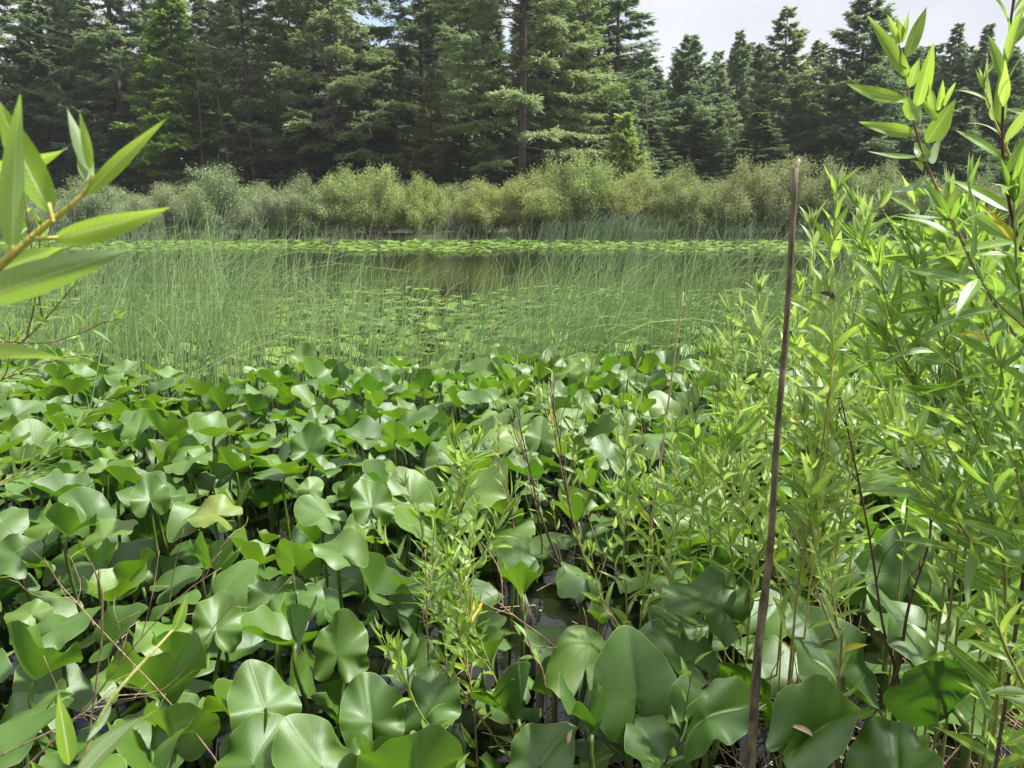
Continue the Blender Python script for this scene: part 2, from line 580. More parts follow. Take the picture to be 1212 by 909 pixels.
# heroes: (px, py of the stalk joint, height above water, az, el, size, foldL, foldR, kL, kR, curl, tint, label)
H = [
    (752, 826, .42, -8, 56, .205, 10, 12, -.5, -.4, -.25, .25, "largest dark upright lily leaf facing the viewer, beside the dark open water"),
    (700, 868, .40, 178, 18, .185, 52, 50, -.5, -.5, .3, .35, "boat-shaped lily leaf with folded-up rims right under the big upright dark leaf"),
    (850, 716, .46, -62, 14, .205, 12, 14, -.8, .3, -.2, .35, "broad grey-green lily leaf spread flat just left of the stick"),
    (313, 838, .42, -35, 34, .165, 8, 6, -.4, -.3, -.2, .45, "pale heart-shaped lily leaf with pale midrib, tilted left above dark gaps"),
    (958, 872, .46, 62, 14, .235, 52, 46, -.6, -.9, -.5, .5, "large folded lily leaf holding a dry brown flake, right of the stick's foot"),
    (990, 800, .44, -28, 46, .215, 10, 10, -.4, -.3, -.2, .25, "big smooth grey lily leaf standing behind the folded one, right of the stick"),
    (1082, 758, .50, -48, 44, .20, 14, 10, -.5, -.4, -.2, .3, "grey lily leaf behind the bare dark forked twig"),
    (1128, 838, .50, 165, 62, .235, 18, 20, -.3, -.3, .0, .1, "dark ragged lily leaf with brown hole under the right willow"),
    (1072, 690, .52, 10, 62, .20, 14, 14, -.4, -.3, -.2, .1, "very dark upright lily leaf shaded by the right willow"),
    (1108, 615, .66, 195, 55, .22, 24, 20, -.2, -.2, .0, .8, "yellow-edged green lily leaf tucked into the right willow"),
    (992, 690, .48, -15, 56, .15, 12, 12, -.4, -.4, -.2, .25, "small dark grey round lily leaf between the two thin willow stems"),
    (488, 930, .40, 160, 62, .24, 22, 30, -.2, -.2, .2, .6, "tall bright green lily leaf rising at the bottom middle"),
    (446, 925, .36, 178, 50, .17, 26, 26, -.2, -.2, .2, .35, "dark green lily leaf just left of the tall bottom-middle one"),
    (255, 676, .45, 182, 44, .165, 26, 28, -.2, -.3, .3, .8, "upright yellow-green lily leaf with one scrolled edge in the near left bed"),
    (350, 670, .45, 176, 64, .155, 14, 16, -.3, -.2, .1, .75, "triangular bright green upright lily leaf with dark midrib in the near left bed"),
    (322, 708, .38, 25, 16, .165, 10, 6, -.4, -.5, -.3, .3, "smooth dark green lily leaf lying flat under the triangular upright leaf"),
    (256, 746, .36, -4, 38, .155, 8, 8, -.5, -.4, -.1, .55, "pale rounded lily leaf behind the bare red twigs"),
    (42, 805, .40, 183, 34, .215, 34, 40, -.4, -.2, .4, .5, "wide scalloped green lily leaf opening upward at the lower left edge"),
    (186, 826, .38, 174, 42, .255, 20, 22, -.2, -.2, .1, .7, "broadest bright green underside behind the bare twigs, near left"),
    (208, 885, .40, 172, 62, .20, 18, 26, -.2, -.1, .1, .9, "yellow-green ribbed upright lily leaf behind the near left twigs"),
    (180, 905, .42, 150, 10, .21, 34, 46, -.7, -.5, -.2, .4, "grey-green crumpled lily leaf at the bottom, right of the pale willow leaf"),
    (62, 745, .33, 68, 16, .195, 6, 10, -.3, -.4, -.2, .3, "wide smooth grey lily leaf behind the twigs at the left edge"),
    (350, 760, .42, 176, 32, .18, 40, 44, -.3, -.2, .4, .6, "green wavy bowl-like lily leaf above the pale heart-shaped one"),
    (400, 776, .36, 10, 48, .165, 6, 8, -.5, -.4, -.1, .5, "pale lily leaf standing just right of the wavy bowl-like leaf"),
    (402, 655, .46, -60, 12, .19, 22, 8, -.6, -.3, -.3, .6, "pale silvery lily leaf with a rolled rim, upper part of the near bed"),
    (440, 600, .50, -18, 40, .165, 8, 8, -.4, -.4, -.2, .55, "pale silver-green lily leaf facing the viewer left of the middle willow sprigs"),
    (385, 610, .47, -70, 20, .165, 14, 10, -.5, -.4, -.2, .5, "silvery lily leaf next to the pale viewer-facing leaf"),
    (178, 592, .45, -28, 44, .15, 8, 12, -.4, -.4, -.2, .4, "grey pleated lily leaf in the middle left bed"),
    (118, 672, .42, 180, 22, .155, 40, 40, -.4, -.4, .3, .6, "shallow green cup-shaped lily leaf near the left edge"),
    (80, 634, .44, 184, 26, .19, 34, 36, -.3, -.3, .3, .55, "long wavy-rimmed green lily leaf at the left of the bed"),
    (482, 790, .36, 150, 18, .135, 40, 44, -.4, -.5, .2, .5, "small folded lily leaf with an orange-tinged rim"),
    (440, 855, .34, -20, 44, .165, 8, 10, -.4, -.3, -.2, .15, "dark smooth lily leaf low in the bottom middle"),
    (508, 838, .34, 25, 38, .16, 8, 8, -.5, -.3, -.2, .25, "dark rounded lily leaf left of the drooping willow sprig"),
    (380, 905, .38, -50, 28, .18, 10, 8, -.5, -.4, -.2, .5, "pale lily leaf at the bottom just left of the middle"),
    (520, 705, .42, -72, 10, .19, 8, 6, -.4, -.6, -.2, .6, "pale flat lily leaf pierced by thin willow sprigs"),
    (612, 666, .44, -10, 50, .13, 8, 8, -.4, -.4, -.1, .25, "dark grey-green lily leaf between the brown twigs"),
    (618, 708, .42, 176, 26, .20, 36, 32, -.3, -.2, .1, .65, "wide bright green lily leaf underside above the dark open water"),
    (835, 850, .44, 70, 12, .19, 46, 30, -.7, -1.0, -.3, .5, "S-curved lily leaf with rippled rim left of the stick's foot"),
    (1062, 925, .44, 20, 30, .18, 20, 40, -.5, -.3, -.2, .2, "dark folded lily leaf at the bottom below the forked twig"),
    (640, 905, .34, 40, 30, .17, 10, 14, -.4, -.5, -.2, .3, "grey lily leaf at the bottom under the boat-shaped leaf"),
    (790, 905, .34, -30, 26, .17, 14, 10, -.4, -.5, -.2, .4, "green lily leaf at the bottom left of the stick"),
    (15, 850, .33, 60, 20, .18, 10, 14, -.4, -.5, -.2, .4, "grey lily leaf lying low at the lower left edge"),
    (300, 905, .36, 20, 34, .17, 12, 10, -.4, -.4, -.2, .35, "pale lily leaf at the bottom under the heart-shaped one"),
    (640, 520, .52, 5, 52, .15, 8, 8, -.4, -.3, -.1, .6, "palest upright lily leaf behind the brown-stemmed sprigs"),
    (468, 520, .50, 178, 60, .15, 12, 14, -.2, -.2, .1, .85, "upright bright green lily leaf with scrolled tip left of the brown sprigs"),
]
for i, (px, py, z, az, el, sz, fl, fr, kl, kr, cu, ti, lab) in enumerate(H):
    p = at_z(px, py, z)
    add_leaf(p, sz * (.78 if px < 680 else .84), az * D2R, el * D2R, np.random.RandomState(100 + i), lab, nt=64, nr=11, tint=ti * (.35 if px > 680 else .85), foldL=(fl * 1.15 + 9 + 13 * math.sin(i * 2.1)) * D2R, foldR=(fr * 1.15 + 9 + 13 * math.sin(i * 3.7 + 1)) * D2R,  # leaves on the right tinted darker, their shade put into the colour
             kL=kl - .2, kR=kr - .2, curl=cu, wave=0.14 if el < 50 else 0.05, lean=0.08, lobe=-1.1 if not 140 < az < 200 else -.1, cone=.38 if 140 < az < 200 and el < 55 else (-.12 if el < 35 else .0))
hero_xy = [l.p[:2] for l in LEAVES]
hole = at_z(648, 745, 0)[:2]

# fill the rest of the bed
rs = np.random.RandomState(5)
pts = [p for p in hero_xy]
tries = 0
fill = []
while tries < 46000:
    tries += 1
    y = math.sqrt(rs.uniform(1.35 ** 2, 6.9 ** 2))
    x = rs.uniform(-1, 1) * (0.72 * y + 0.9)
    edge = 5.65 + 0.3 * math.sin(x * 1.3 + 1) + 0.2 * math.sin(x * 3.1)
    if y > edge:
        continue
    if (x - hole[0]) ** 2 + (y - hole[1]) ** 2 < 0.34 ** 2:
        continue
    if y < shore(x) + 0.1:
        continue
    dmin = 0.134 if y > 3.1 else 0.152
    if x > 0.55 and y < 2.6:
        dmin = 0.30
    if all((x - q[0]) ** 2 + (y - q[1]) ** 2 > dmin ** 2 for q in pts):
        pts.append((x, y))
        fill.append((x, y))
for i, (x, y) in enumerate(fill):
    r = np.random.RandomState(1000 + i)
    kind = r.uniform()
    z = r.uniform(.28, .46) if y < 4 else r.uniform(.26, .44)
    sz = r.uniform(.125, .19) if r.uniform() < .85 else r.uniform(.08, .12)
    if y < 3:
        z -= 0.06
    ti = r.uniform(0, 1)
    q = dict(tint=ti, nt=40 if y < 4 else 30, nr=8 if y < 4 else 6)
    if kind < 0.56:      # funnel whose rims are folded up: the underside shows towards the viewer
        az, el = r.normal(180, 50), r.uniform(8, 45)
        f0 = r.uniform(14, 46)
        add_leaf((x, y, z - .05), sz, az * D2R, el * D2R, r, roll=r.normal(0, .18), foldL=(f0 + r.normal(0, 8)) * D2R, foldR=(f0 + r.normal(0, 8)) * D2R,
                 kL=r.uniform(-.9, .2), kR=r.uniform(-.9, .2), curl=r.uniform(-.3, .5), wave=r.uniform(.06, .15), lobe=r.uniform(.0, .5), cone=r.uniform(.1, .6), **q)
    elif kind < 0.87:    # lying fairly flat, margins bent down, glaucous upper side
        az, el = r.uniform(0, 360), r.uniform(2, 26)
        f0 = r.uniform(4, 34)
        add_leaf((x, y, z), sz, az * D2R, el * D2R, r, roll=r.normal(0, .2), foldL=(f0 + r.normal(0, 14)) * D2R, foldR=(f0 + r.normal(0, 14)) * D2R,
                 kL=r.uniform(-1.3, .0), kR=r.uniform(-1.3, .0), curl=r.uniform(-.8, .3), wave=r.uniform(.06, .15), lobe=r.uniform(-1.3, .1), cone=r.uniform(-.3, .15), **q)
    else:                # upright, upper side to the viewer
        az, el = r.normal(0, 50), r.uniform(16, 46)
        f0 = r.uniform(4, 32)
        add_leaf((x, y, z - .02), sz, az * D2R, el * D2R, r, roll=r.normal(0, .15), foldL=f0 * D2R, foldR=(f0 + r.normal(0, 8)) * D2R,
                 kL=r.uniform(-1.0, .1), kR=r.uniform(-1.0, .1), curl=r.uniform(-.6, .2), wave=r.uniform(.06, .12), lobe=r.uniform(-1.4, -.1), cone=r.uniform(-.15, .25), **q)

# a lower storey under the upper leaves, tinted darker to deepen the shade
low = []
tries = 0
while tries < 9000:
    tries += 1
    y = math.sqrt(rs.uniform(1.3 ** 2, 5.2 ** 2))
    x = rs.uniform(-1, 1) * (0.72 * y + 0.25)
    if (x - hole[0]) ** 2 + (y - hole[1]) ** 2 < 0.36 ** 2 or y < shore(x) + .1:
        continue
    if all((x - q[0]) ** 2 + (y - q[1]) ** 2 > .19 ** 2 for q in low):
        low.append((x, y))
for i, (x, y) in enumerate(low):
    r = np.random.RandomState(5000 + i)
    add_leaf((x, y, r.uniform(.05, .20)), r.uniform(.12, .18), r.uniform(0, 6.28), abs(r.normal(0, 26)) * D2R, r, tint=r.uniform(0, .4), nt=28, nr=5, roll=r.normal(0, .25),
             foldL=r.uniform(0, .6), foldR=r.uniform(0, .6), kL=r.uniform(-1, .2), kR=r.uniform(-1, .2), curl=r.uniform(-.6, .3), wave=r.uniform(.04, .09), lean=.06)

# which of them the photo shows largest: sample points against everything in front
Vs, Fs, own, n0 = [], [], [], 0
for i, l in enumerate(LEAVES):
    Vs.append(l.V)
    Fs.append(l.F + n0)
    own.append(np.full(len(l.F), i))
    n0 += len(l.V)
own = np.concatenate(own)
bvh = BVHTree.FromPolygons(np.concatenate(Vs).tolist(), np.concatenate(Fs).tolist())
eye = Vector(CP)
for i, l in enumerate(LEAVES):
    idx = np.random.RandomState(i).choice(len(l.V), 36, replace=False)
    ok = 0
    for k in idx:
        q = Vector(l.V[k].tolist())
        sx, sy, _ = proj(l.V[k])
        if not (0 < sx < 1212 and 0 < sy < 909):
            continue
        d = q - eye
        hit = bvh.ray_cast(eye, d.normalized(), d.length - 0.004)
        if hit[0] is None or own[hit[2]] == i:
            ok += 1
    px, py, dep = proj(l.V.mean(0))
    l.px, l.py = px, py
    l.vis = ok / 36
    l.score = l.vis * (l.size * FPX / dep) ** 2
order = sorted(range(len(LEAVES)), key=lambda i: -LEAVES[i].score)
chosen = [i for i in order if LEAVES[i].vis > 0.13][:298]
chosen_set = set(chosen)
rest = [i for i in range(len(LEAVES)) if i not in chosen_set]

ROWS = ["against the reeds", "below the reeds", "upper bed", "middle bed", "lower bed", "front of bed"]
COLS = ["at the left edge", "one tenth across", "two tenths across", "three tenths across", "four tenths across", "halfway across",
        "six tenths across", "seven tenths across", "eight tenths across", "at the right edge"]
NTH = ["first", "second", "third", "fourth", "fifth", "sixth", "seventh", "eighth", "ninth", "tenth", "eleventh", "twelfth"]
cells = {}
for i in chosen:
    l = LEAVES[i]
    if l.label:
        continue
    row = int(np.searchsorted([450, 490, 540, 620, 740], l.py))
    colm = int(min(9, max(0, l.px // 121.2)))
    look = ("flat grey-green" if l.el < 30 * D2R else "upright grey-green") if l.top else ("upright bright-green" if l.el > 42 * D2R else "cupped bright-green")
    cells.setdefault((row, colm, look), []).append(i)
for (row, colm, look), ids in cells.items():
    ids.sort(key=lambda i: LEAVES[i].px)
    for k, i in enumerate(ids):
        if len(ids) == 1:
            LEAVES[i].label = "%s lily leaf, %s, %s" % (look, ROWS[row], COLS[colm])
        else:
            LEAVES[i].label = "%s from left of %s lily leaves, %s, %s" % (NTH[k], look, ROWS[row], COLS[colm])
for i in chosen:
    l = LEAVES[i]
    ev, ef, ea, em = l.stalk
    ea = ea.copy()
    base = np.array([l.root[0], l.root[1], 0.0])
    if l.p[1] < 4.2:
        e = empty("lily_leaf", base, l.label, "lily leaf", "lily leaves of the near bed")
        b = MB()
        b.add(l.V, l.F, l.A)
        b.build("blade", LILY, e, base)
        s = MB()
        s.add(ev, ef, ea)
        s.build("stalk", STALK, e, base)
    else:
        b = MB()
        b.add(l.V, l.F, l.A)
        b.add(ev, ef, ea, 1)
        tag(b.build("lily_leaf", [LILY, STALK], None, base), l.label, "lily leaf", "lily leaves of the near bed")
b = MB()
for i in rest:
    l = LEAVES[i]
    b.add(l.V, l.F, l.A)
    b.add(l.stalk[0], l.stalk[1], l.stalk[2], 1)
tag(b.build("lily_undergrowth", [LILY, STALK]), "half-hidden lily leaves and stalks beneath and between the upper leaves", "lily leaves", kind="stuff")


# floating pads among the reeds and in a strip along the far bank
def pads(name, label, n, y0, y1, lift, el_max, sizes, seed, keep=None, nt=18, nr=2, ypow=2):
    r = np.random.RandomState(seed)
    b = MB()
    k = 0
    while k < n:
        y = math.sqrt(r.uniform(y0 * y0, y1 * y1))
        x = r.uniform(-1, 1) * (0.76 * y + 1)
        if keep and not keep(x, y, r):
            k += 0.2
            continue
        k += 1
        sz = r.uniform(*sizes)
        up = r.uniform() < .75
        L, F, A = lily_blade(r, sz, r.uniform(0, 6.28), abs(r.normal(0, el_max)) * D2R, r.normal(0, el_max * .4) * D2R, foldL=r.uniform(0, .3),
                             foldR=r.uniform(0, .3), kL=r.uniform(-.5, .2), kR=r.uniform(-.5, .2), curl=r.uniform(-.3, .2), wave=.03, lobe=-.1, nt=nt, nr=nr)
        A[:, 2] = r.uniform(0, 1) if r.uniform() < .5 else r.uniform(.1, .7)
        z = r.uniform(*lift)
        L = L + np.array([x, y, z - min(0, L[:, 2].min()) * 0.8])
        b.add(L, F, A)
    return tag(b.build(name, PAD), label, "lily pads", kind="stuff")


def keep_mid(x, y, r):
    lim = 13.0 + 0.6 * math.sin(x * .55 + .7) + .5 * math.sin(x * 1.7)
    if y < lim:
        return True
    return r.uniform() < math.exp(-(y - lim) / .55)


pads("lily_pads", "pale and yellowing lily pads spread over the water among the reeds", 1700, 5.6, 9.6, (.02, .15), 17, (.09, .16), 21, keep_mid)
pads("pale_lily_pads", "pale band of floating lily pads at the edge of the open water behind the reeds", 1300, 9.3, 14.2, (.006, .03), 5, (.08, .15), 23, keep_mid, ypow=2)
pads("far_lily_pads", "bright strip of lily pads along the far bank below the shrubs", 3000, 21.3, 29.2, (.01, .08), 9, (.10, .20), 22,
     lambda x, y, r: y > 23.7 + .5 * math.sin(x * .7) + .4 * math.sin(x * 1.9 + 1), nt=12, nr=2)


# ------------------------------------------------------------------ reeds
def reed_stem(mb, x, y, h, r, lean, heavy, sides=3, n=8, rad0=.0048, z0=-.05, dry=0.0):
    """A thin bulrush stem that leans and arches over near its tip."""
    t = np.linspace(0, 1, n)
    ang = r.normal(*lean)
    d = np.array([math.cos(ang), math.sin(ang)])
    tilt = abs(r.normal(.17, .10))
    off = h * (tilt * t + heavy * t ** 3.2)
    P = np.stack([x + d[0] * off, y + d[1] * off, z0 + h * (t - heavy * .55 * t ** 4)], 1)
    tube(mb, P, np.linspace(rad0, rad0 * .28, n), sides, 1.0 if r.uniform() < dry else r.uniform(0, .9), cap=False)


def reed_density(x, y):
    px, py, _ = proj(np.array([x, y, 0.0]))
    d = .5
    d += .5 * math.exp(-((px - 190) / 130) ** 2)
    d += .45 * math.exp(-((px - 700) / 90) ** 2)
    d += .4 * math.exp(-((px - 960) / 160) ** 2)
    d -= .10 * math.exp(-((px - 520) / 75) ** 2)
    d *= 0.6 + .85 * math.sin(x * 2.1 + y) * math.sin(y * 2.7 + x * .6)
    return max(.04, d)


def reed_height(x, y):
    px, _, _ = proj(np.array([x, y, 0.0]))
    return 1.13 + .24 * math.exp(-((px - 210) / 150) ** 2) + .10 * math.exp(-((px - 730) / 120) ** 2) - .22 * math.exp(-((px - 520) / 90) ** 2) \
        + .12 * math.exp(-((px - 960) / 120) ** 2)


r = np.random.RandomState(31)
b = MB()
k = 0
while k < 6200:
    y = r.uniform(5.75, 9.6) if r.uniform() < .8 else r.uniform(5.7, 12.0)
    x = r.uniform(-1, 1) * (0.72 * y + .5)
    if r.uniform() > reed_density(x, y):
        continue
    k += 1
    cl = math.sin(x * 5.1 + y * 2.3) + math.sin(x * 2.2 - y * 4.1)
    h = reed_height(x, y) * r.uniform(.45, 1.14) * (1 + .10 * cl)
    reed_stem(b, x, y, h, r, (.1 + .35 * cl, .8), abs(r.normal(.11, .13)) if r.uniform() < .95 else r.uniform(.6, 1.0), rad0=r.uniform(.0026, .0054), dry=.05)
tag(b.build("reeds", REED), "band of thin green bulrush stems leaning right across the pond", "reeds", kind="stuff")

# single stems that stand out from the band
singles = [
    ((95, 560), (120, 415), (150, 330), "lone reed stem arching over the left of the lily bed"),
    ((178, 530), (215, 455), (300, 400), "long reed stem bent right over the left lily leaves"),
    ((150, 545), (240, 440), (345, 395), "longest bowed reed stem sweeping over the left lily bed"),
    ((55, 560), (60, 500), (75, 420), "upright dark reed stem below the near willow leaf"),
    ((20, 545), (45, 470), (120, 400), "pale reed stem rising from the left edge"),
    ((12, 560), (14, 505), (18, 450), "short dark reed stem at the left edge"),
    ((140, 520), (160, 440), (200, 372), "slanting reed stem left of the long bowed one"),
    ((75, 520), (180, 470), (290, 500), "fallen reed stem lying over lily leaves"),
    ((130, 505), (200, 482), (250, 478), "short fallen reed stem on pale lily leaves"),
]
for i, (a, m, c, lab) in enumerate(singles):
    Y = 4.4 + .25 * i % 1.6
    P = [at_d(*a, Y), at_d(*m, Y + .2), at_d(*c, Y + .5)]
    P0 = P[0].copy()
    P0[2] = -.05
    P0[1] -= .02
    b = MB()
    tube(b, spline([P0] + P, 16), np.linspace(.0042, .0012, 16), 5, U(.2, .9))
    tag(b.build("reed_stem", REED, None, (P0[0], P0[1], 0)), lab, "reed", "single reed stems over the lily bed")

# sedge along the far bank
r = np.random.RandomState(41)
b = MB()
k = 0
while k < 3600:
    x = r.uniform(-26, 26)
    y = r.uniform(28.3, 30.4)
    px, _, _ = proj(np.array([x, y, .3]))
    dn = .26 + .7 * math.exp(-((px - 720) / 75) ** 2) + .45 * math.exp(-((px - 1000) / 170) ** 2) + .35 * math.exp(-((px - 160) / 130) ** 2)
    dn *= .7 + .3 * math.sin(x * 1.7)
    if r.uniform() > dn:
        continue
    k += 1
    h = r.uniform(.35, .8) * (1 + .75 * math.exp(-((px - 720) / 75) ** 2) + .4 * math.exp(-((px - 1020) / 170) ** 2))
    if r.uniform() < .02:
        h = r.uniform(1.3, 2.0)
    reed_stem(b, x, y, h, r, (.1, 1.0), abs(r.normal(.2, .15)), 3, 6, .010, 0)
tag(b.build("sedge", SEDGE), "pale green sedge fringing the far bank below the shrubs", "sedge", kind="stuff")


# ------------------------------------------------------------------ conifers
def spray(mb, P, Dn, L, W, tint, rs, up=None):
    """Flat tapering tufts: P (n,3) bases, Dn (n,3) directions, lengths L, widths W."""
    n = len(P)
    Dn = Dn / (np.linalg.norm(Dn, axis=1)[:, None] + 1e-9)
    ref = rs.normal(0, 1, (n, 3)) if up is None else up + rs.normal(0, .45, (n, 3))
    X = np.cross(Dn, ref)
    X /= np.linalg.norm(X, axis=1)[:, None] + 1e-9
    L, W = L[:, None], W[:, None]
    V = np.stack([P, P + Dn * L * .45 + X * W * .5, P + Dn * L, P + Dn * L * .45 - X * W * .5], 1).reshape(-1, 3)
    F = np.arange(4 * n).reshape(n, 4)
    A = np.zeros((4 * n, 3))
    A[:, 2] = np.repeat(tint, 4)
    A[:, 0] = np.tile([0, .5, 1, .5], n)
    mb.add(V, F, A)


def conifer(seed, H, R, base=.12, nbr=190, droop=.25, tip_up=.15, shape=.8, tw=9, tuft=7, tl=.26, twid=.075, inner=.18, dead=18, gap=.0, wild=.15, tr=None):
    rs = np.random.RandomState(seed)
    tb, cb = MB(), MB()
    tr = tr or H * .0105
    n = 14
    zz = np.linspace(0, H, n)
    wob = np.cumsum(rs.normal(0, .02, (n, 2)), 0) * (H / 20)
    wob[0] = 0
    TP = np.stack([wob[:, 0], wob[:, 1], zz], 1)
    tube(tb, TP, np.linspace(tr, .02, n) * (1 + .3 * np.exp(-zz / .6)), 9, .5)
    hb = base * H
    for i in range(nbr):
        f = ((i + rs.uniform(0, 1)) / nbr) ** .92
        h = hb + (H - hb) * f
        if gap and math.sin(h * 1.9 + seed) * math.sin(h * .83 + seed * 2) < -1 + gap:
            continue
        az = i * 2.39996 + rs.normal(0, .4)
        prof = (1 - f) ** shape
        if f < .12:
            prof *= .72 + f * 2.3
        lump = 1 + wild * math.sin(az * 2 + h * .55 + seed) + rs.normal(0, wild * .9)
        L = max(.22, R * prof * lump)
        o = np.array([np.interp(h, zz, TP[:, 0]), np.interp(h, zz, TP[:, 1]), h])
        d = np.array([math.cos(az), math.sin(az)])
        el0 = .55 * f - .05 + rs.normal(0, .08)
        t = np.linspace(0, 1, 8)
        zo = L * (math.tan(el0) * t - droop * (1 - f * .8) * t ** 1.6 + tip_up * t ** 3)
        B = np.stack([o[0] + d[0] * L * t, o[1] + d[1] * L * t, h + zo], 1)
        B[1:] += np.cumsum(rs.normal(0, .02 * L, (7, 3)), 0) * .5
        tube(tb, B[::2] if L < 1.2 else B, np.linspace(max(.012, .014 * L), .004, len(B[::2]) if L < 1.2 else 8), 4, .5, cap=False)
        nt = int(tw * 1.35 * L) + 6
        s = rs.uniform(inner, 1, nt) ** .8
        s[-1] = 1
        q = np.stack([np.interp(s, t, B[:, k]) for k in range(3)], 1)
        T = np.array([d[0], d[1], 0])
        side = np.where(rs.uniform(size=nt) < .5, 1, -1)
        ln = L * (.16 + .34 * (1 - s)) * rs.uniform(.6, 1.25, nt) + .12
        ln = np.minimum(ln, .95)
        ang = rs.uniform(.55, 1.15, nt) * side
        dx = T[0] * np.cos(ang) - T[1] * np.sin(ang)
        dy = T[0] * np.sin(ang) + T[1] * np.cos(ang)
        dz = rs.normal(-.12 - droop * .5, .16, nt)
        TD = np.stack([dx, dy, dz], 1)
        TD[-1] = (T[0], T[1], .1)
        m = tuft + 12
        w = rs.uniform(0, 1, (nt, m))
        PP = q[:, None, :] + TD[:, None, :] * (ln[:, None] * w)[:, :, None] + rs.normal(0, .025, (nt, m, 3))
        DD = TD[:, None, :] + rs.normal(0, .34, (nt, m, 3))
        bt = rs.uniform(0, .75)
        tint = np.clip(bt + .28 * w + rs.normal(0, .12, (nt, m)), 0, 1)
        spray(cb, PP.reshape(-1, 3), DD.reshape(-1, 3), rs.uniform(.6, 1.3, nt * m) * tl * .80, rs.uniform(.7, 1.3, nt * m) * twid * .80, tint.ravel(), rs,
              np.array([0, 0, 1.0]))
    for i in range(dead):
        h = rs.uniform(.04 * H, hb + .12 * H)
        az = rs.uniform(0, 6.28)
        L = rs.uniform(.5, 1.5) * min(1.4, R * .45)
        t = np.linspace(0, 1, 5)
        P = np.stack([math.cos(az) * L * t, math.sin(az) * L * t, h + L * (rs.uniform(-.35, .1) * t + .1 * t ** 2)], 1)
        P[:, 0] += np.interp(h, zz, TP[:, 0])
        P[:, 1] += np.interp(h, zz, TP[:, 1])
        P[1:] += rs.normal(0, .04, (4, 3))
        tube(tb, P, np.linspace(.022, .006, 5), 4, .5, cap=False)
        for k in range(2):
            j = rs.randint(1, 4)
            e = P[j] + np.array([math.cos(az + rs.uniform(-1, 1)), math.sin(az + rs.uniform(-1, 1)), rs.uniform(-.3, .3)]) * L * .4
            tube(tb, np.array([P[j], (P[j] + e) / 2 + rs.normal(0, .02, 3), e]), [.01, .007, .004], 4, .5, cap=False)
    return tb.mesh("trunk", [BARK]), cb.mesh("crown", [NEEDLE], smooth=False)


VAR = {
    "fir1": (conifer(1, 26, 4.3, .13, 150, .32, .18, .75, 10, 8, .30, .080, .30, 26, .12), 26),
    "fir2": (conifer(2, 26, 3.9, .10, 165, .28, .15, .8, 10, 8, .30, .080, .28, 26, .10), 26),
    "fir3": (conifer(3, 22, 3.0, .16, 150, .22, .12, .75, 10, 8, .28, .080, .25, 24, .14), 22),
    "fir4": (conifer(4, 22, 2.6, .20, 130, .20, .15, .65, 10, 8, .28, .080, .25, 24, .2, .22), 22),
    "spruce": (conifer(5, 18, 2.3, .08, 170, .25, .18, .85, 12, 8, .25, .070, .15, 10, 0, .12), 18),
    "pine1": (conifer(6, 15, 2.3, .16, 135, .14, .2, .72, 12, 8, .25, .075, .25, 30, .08, .2), 15),
    "pine2": (conifer(7, 15, 2.5, .10, 150, .18, .2, .78, 12, 8, .25, .075, .22, 26, .05, .18), 15),
    "pine3": (conifer(8, 16, 3.1, .05, 180, .2, .22, .68, 12, 8, .26, .078, .2, 16, 0, .2), 16),
    "cedar": (conifer(9, 18, 3.6, .02, 230, .42, .12, .85, 12, 8, .24, .085, .20, 0, 0, .14), 18),
    "young": (conifer(10, 5, 1.35, .03, 90, .10, .15, .8, 14, 7, .17, .060, .1, 0, 0, .12, .05), 5),
    "poor": (conifer(11, 17, 1.5, .42, 46, .35, .05, .5, 8, 6, .26, .07, .4, 46, .3, .35, .11), 17),
}


def conifer_tree(name, label, cat, px, ytop, Y, var, col, wide=1.0, lean=0, group=None, barkm=None, turn=None):
    (tm, cm), h0 = VAR[var]
    p = at_d(px, 200, Y)
    gz = ground_z(p[0], Y) - .05
    top = at_d(px, ytop, Y)[2]
    sz = (top - gz) / h0
    e = empty(name, (p[0], Y, gz), label, cat, group)
    e.rotation_euler = (0, lean * D2R, U(0, 6.28) if turn is None else turn)
    if lean:
        e.rotation_euler = (0, lean * D2R, 0)
    e.scale = (1.1 * wide * (.55 + .45 * sz), 1.1 * wide * (.55 + .45 * sz), sz)
    t = bpy.data.objects.new("trunk", tm)
    c = bpy.data.objects.new("crown", cm)
    for o in (t, c):
        COL.objects.link(o)
        o.parent = e
    if barkm:
        t.material_slots[0].link = "OBJECT"
        t.material_slots[0].material = barkm
    c.color = (*col, 1)
    return e


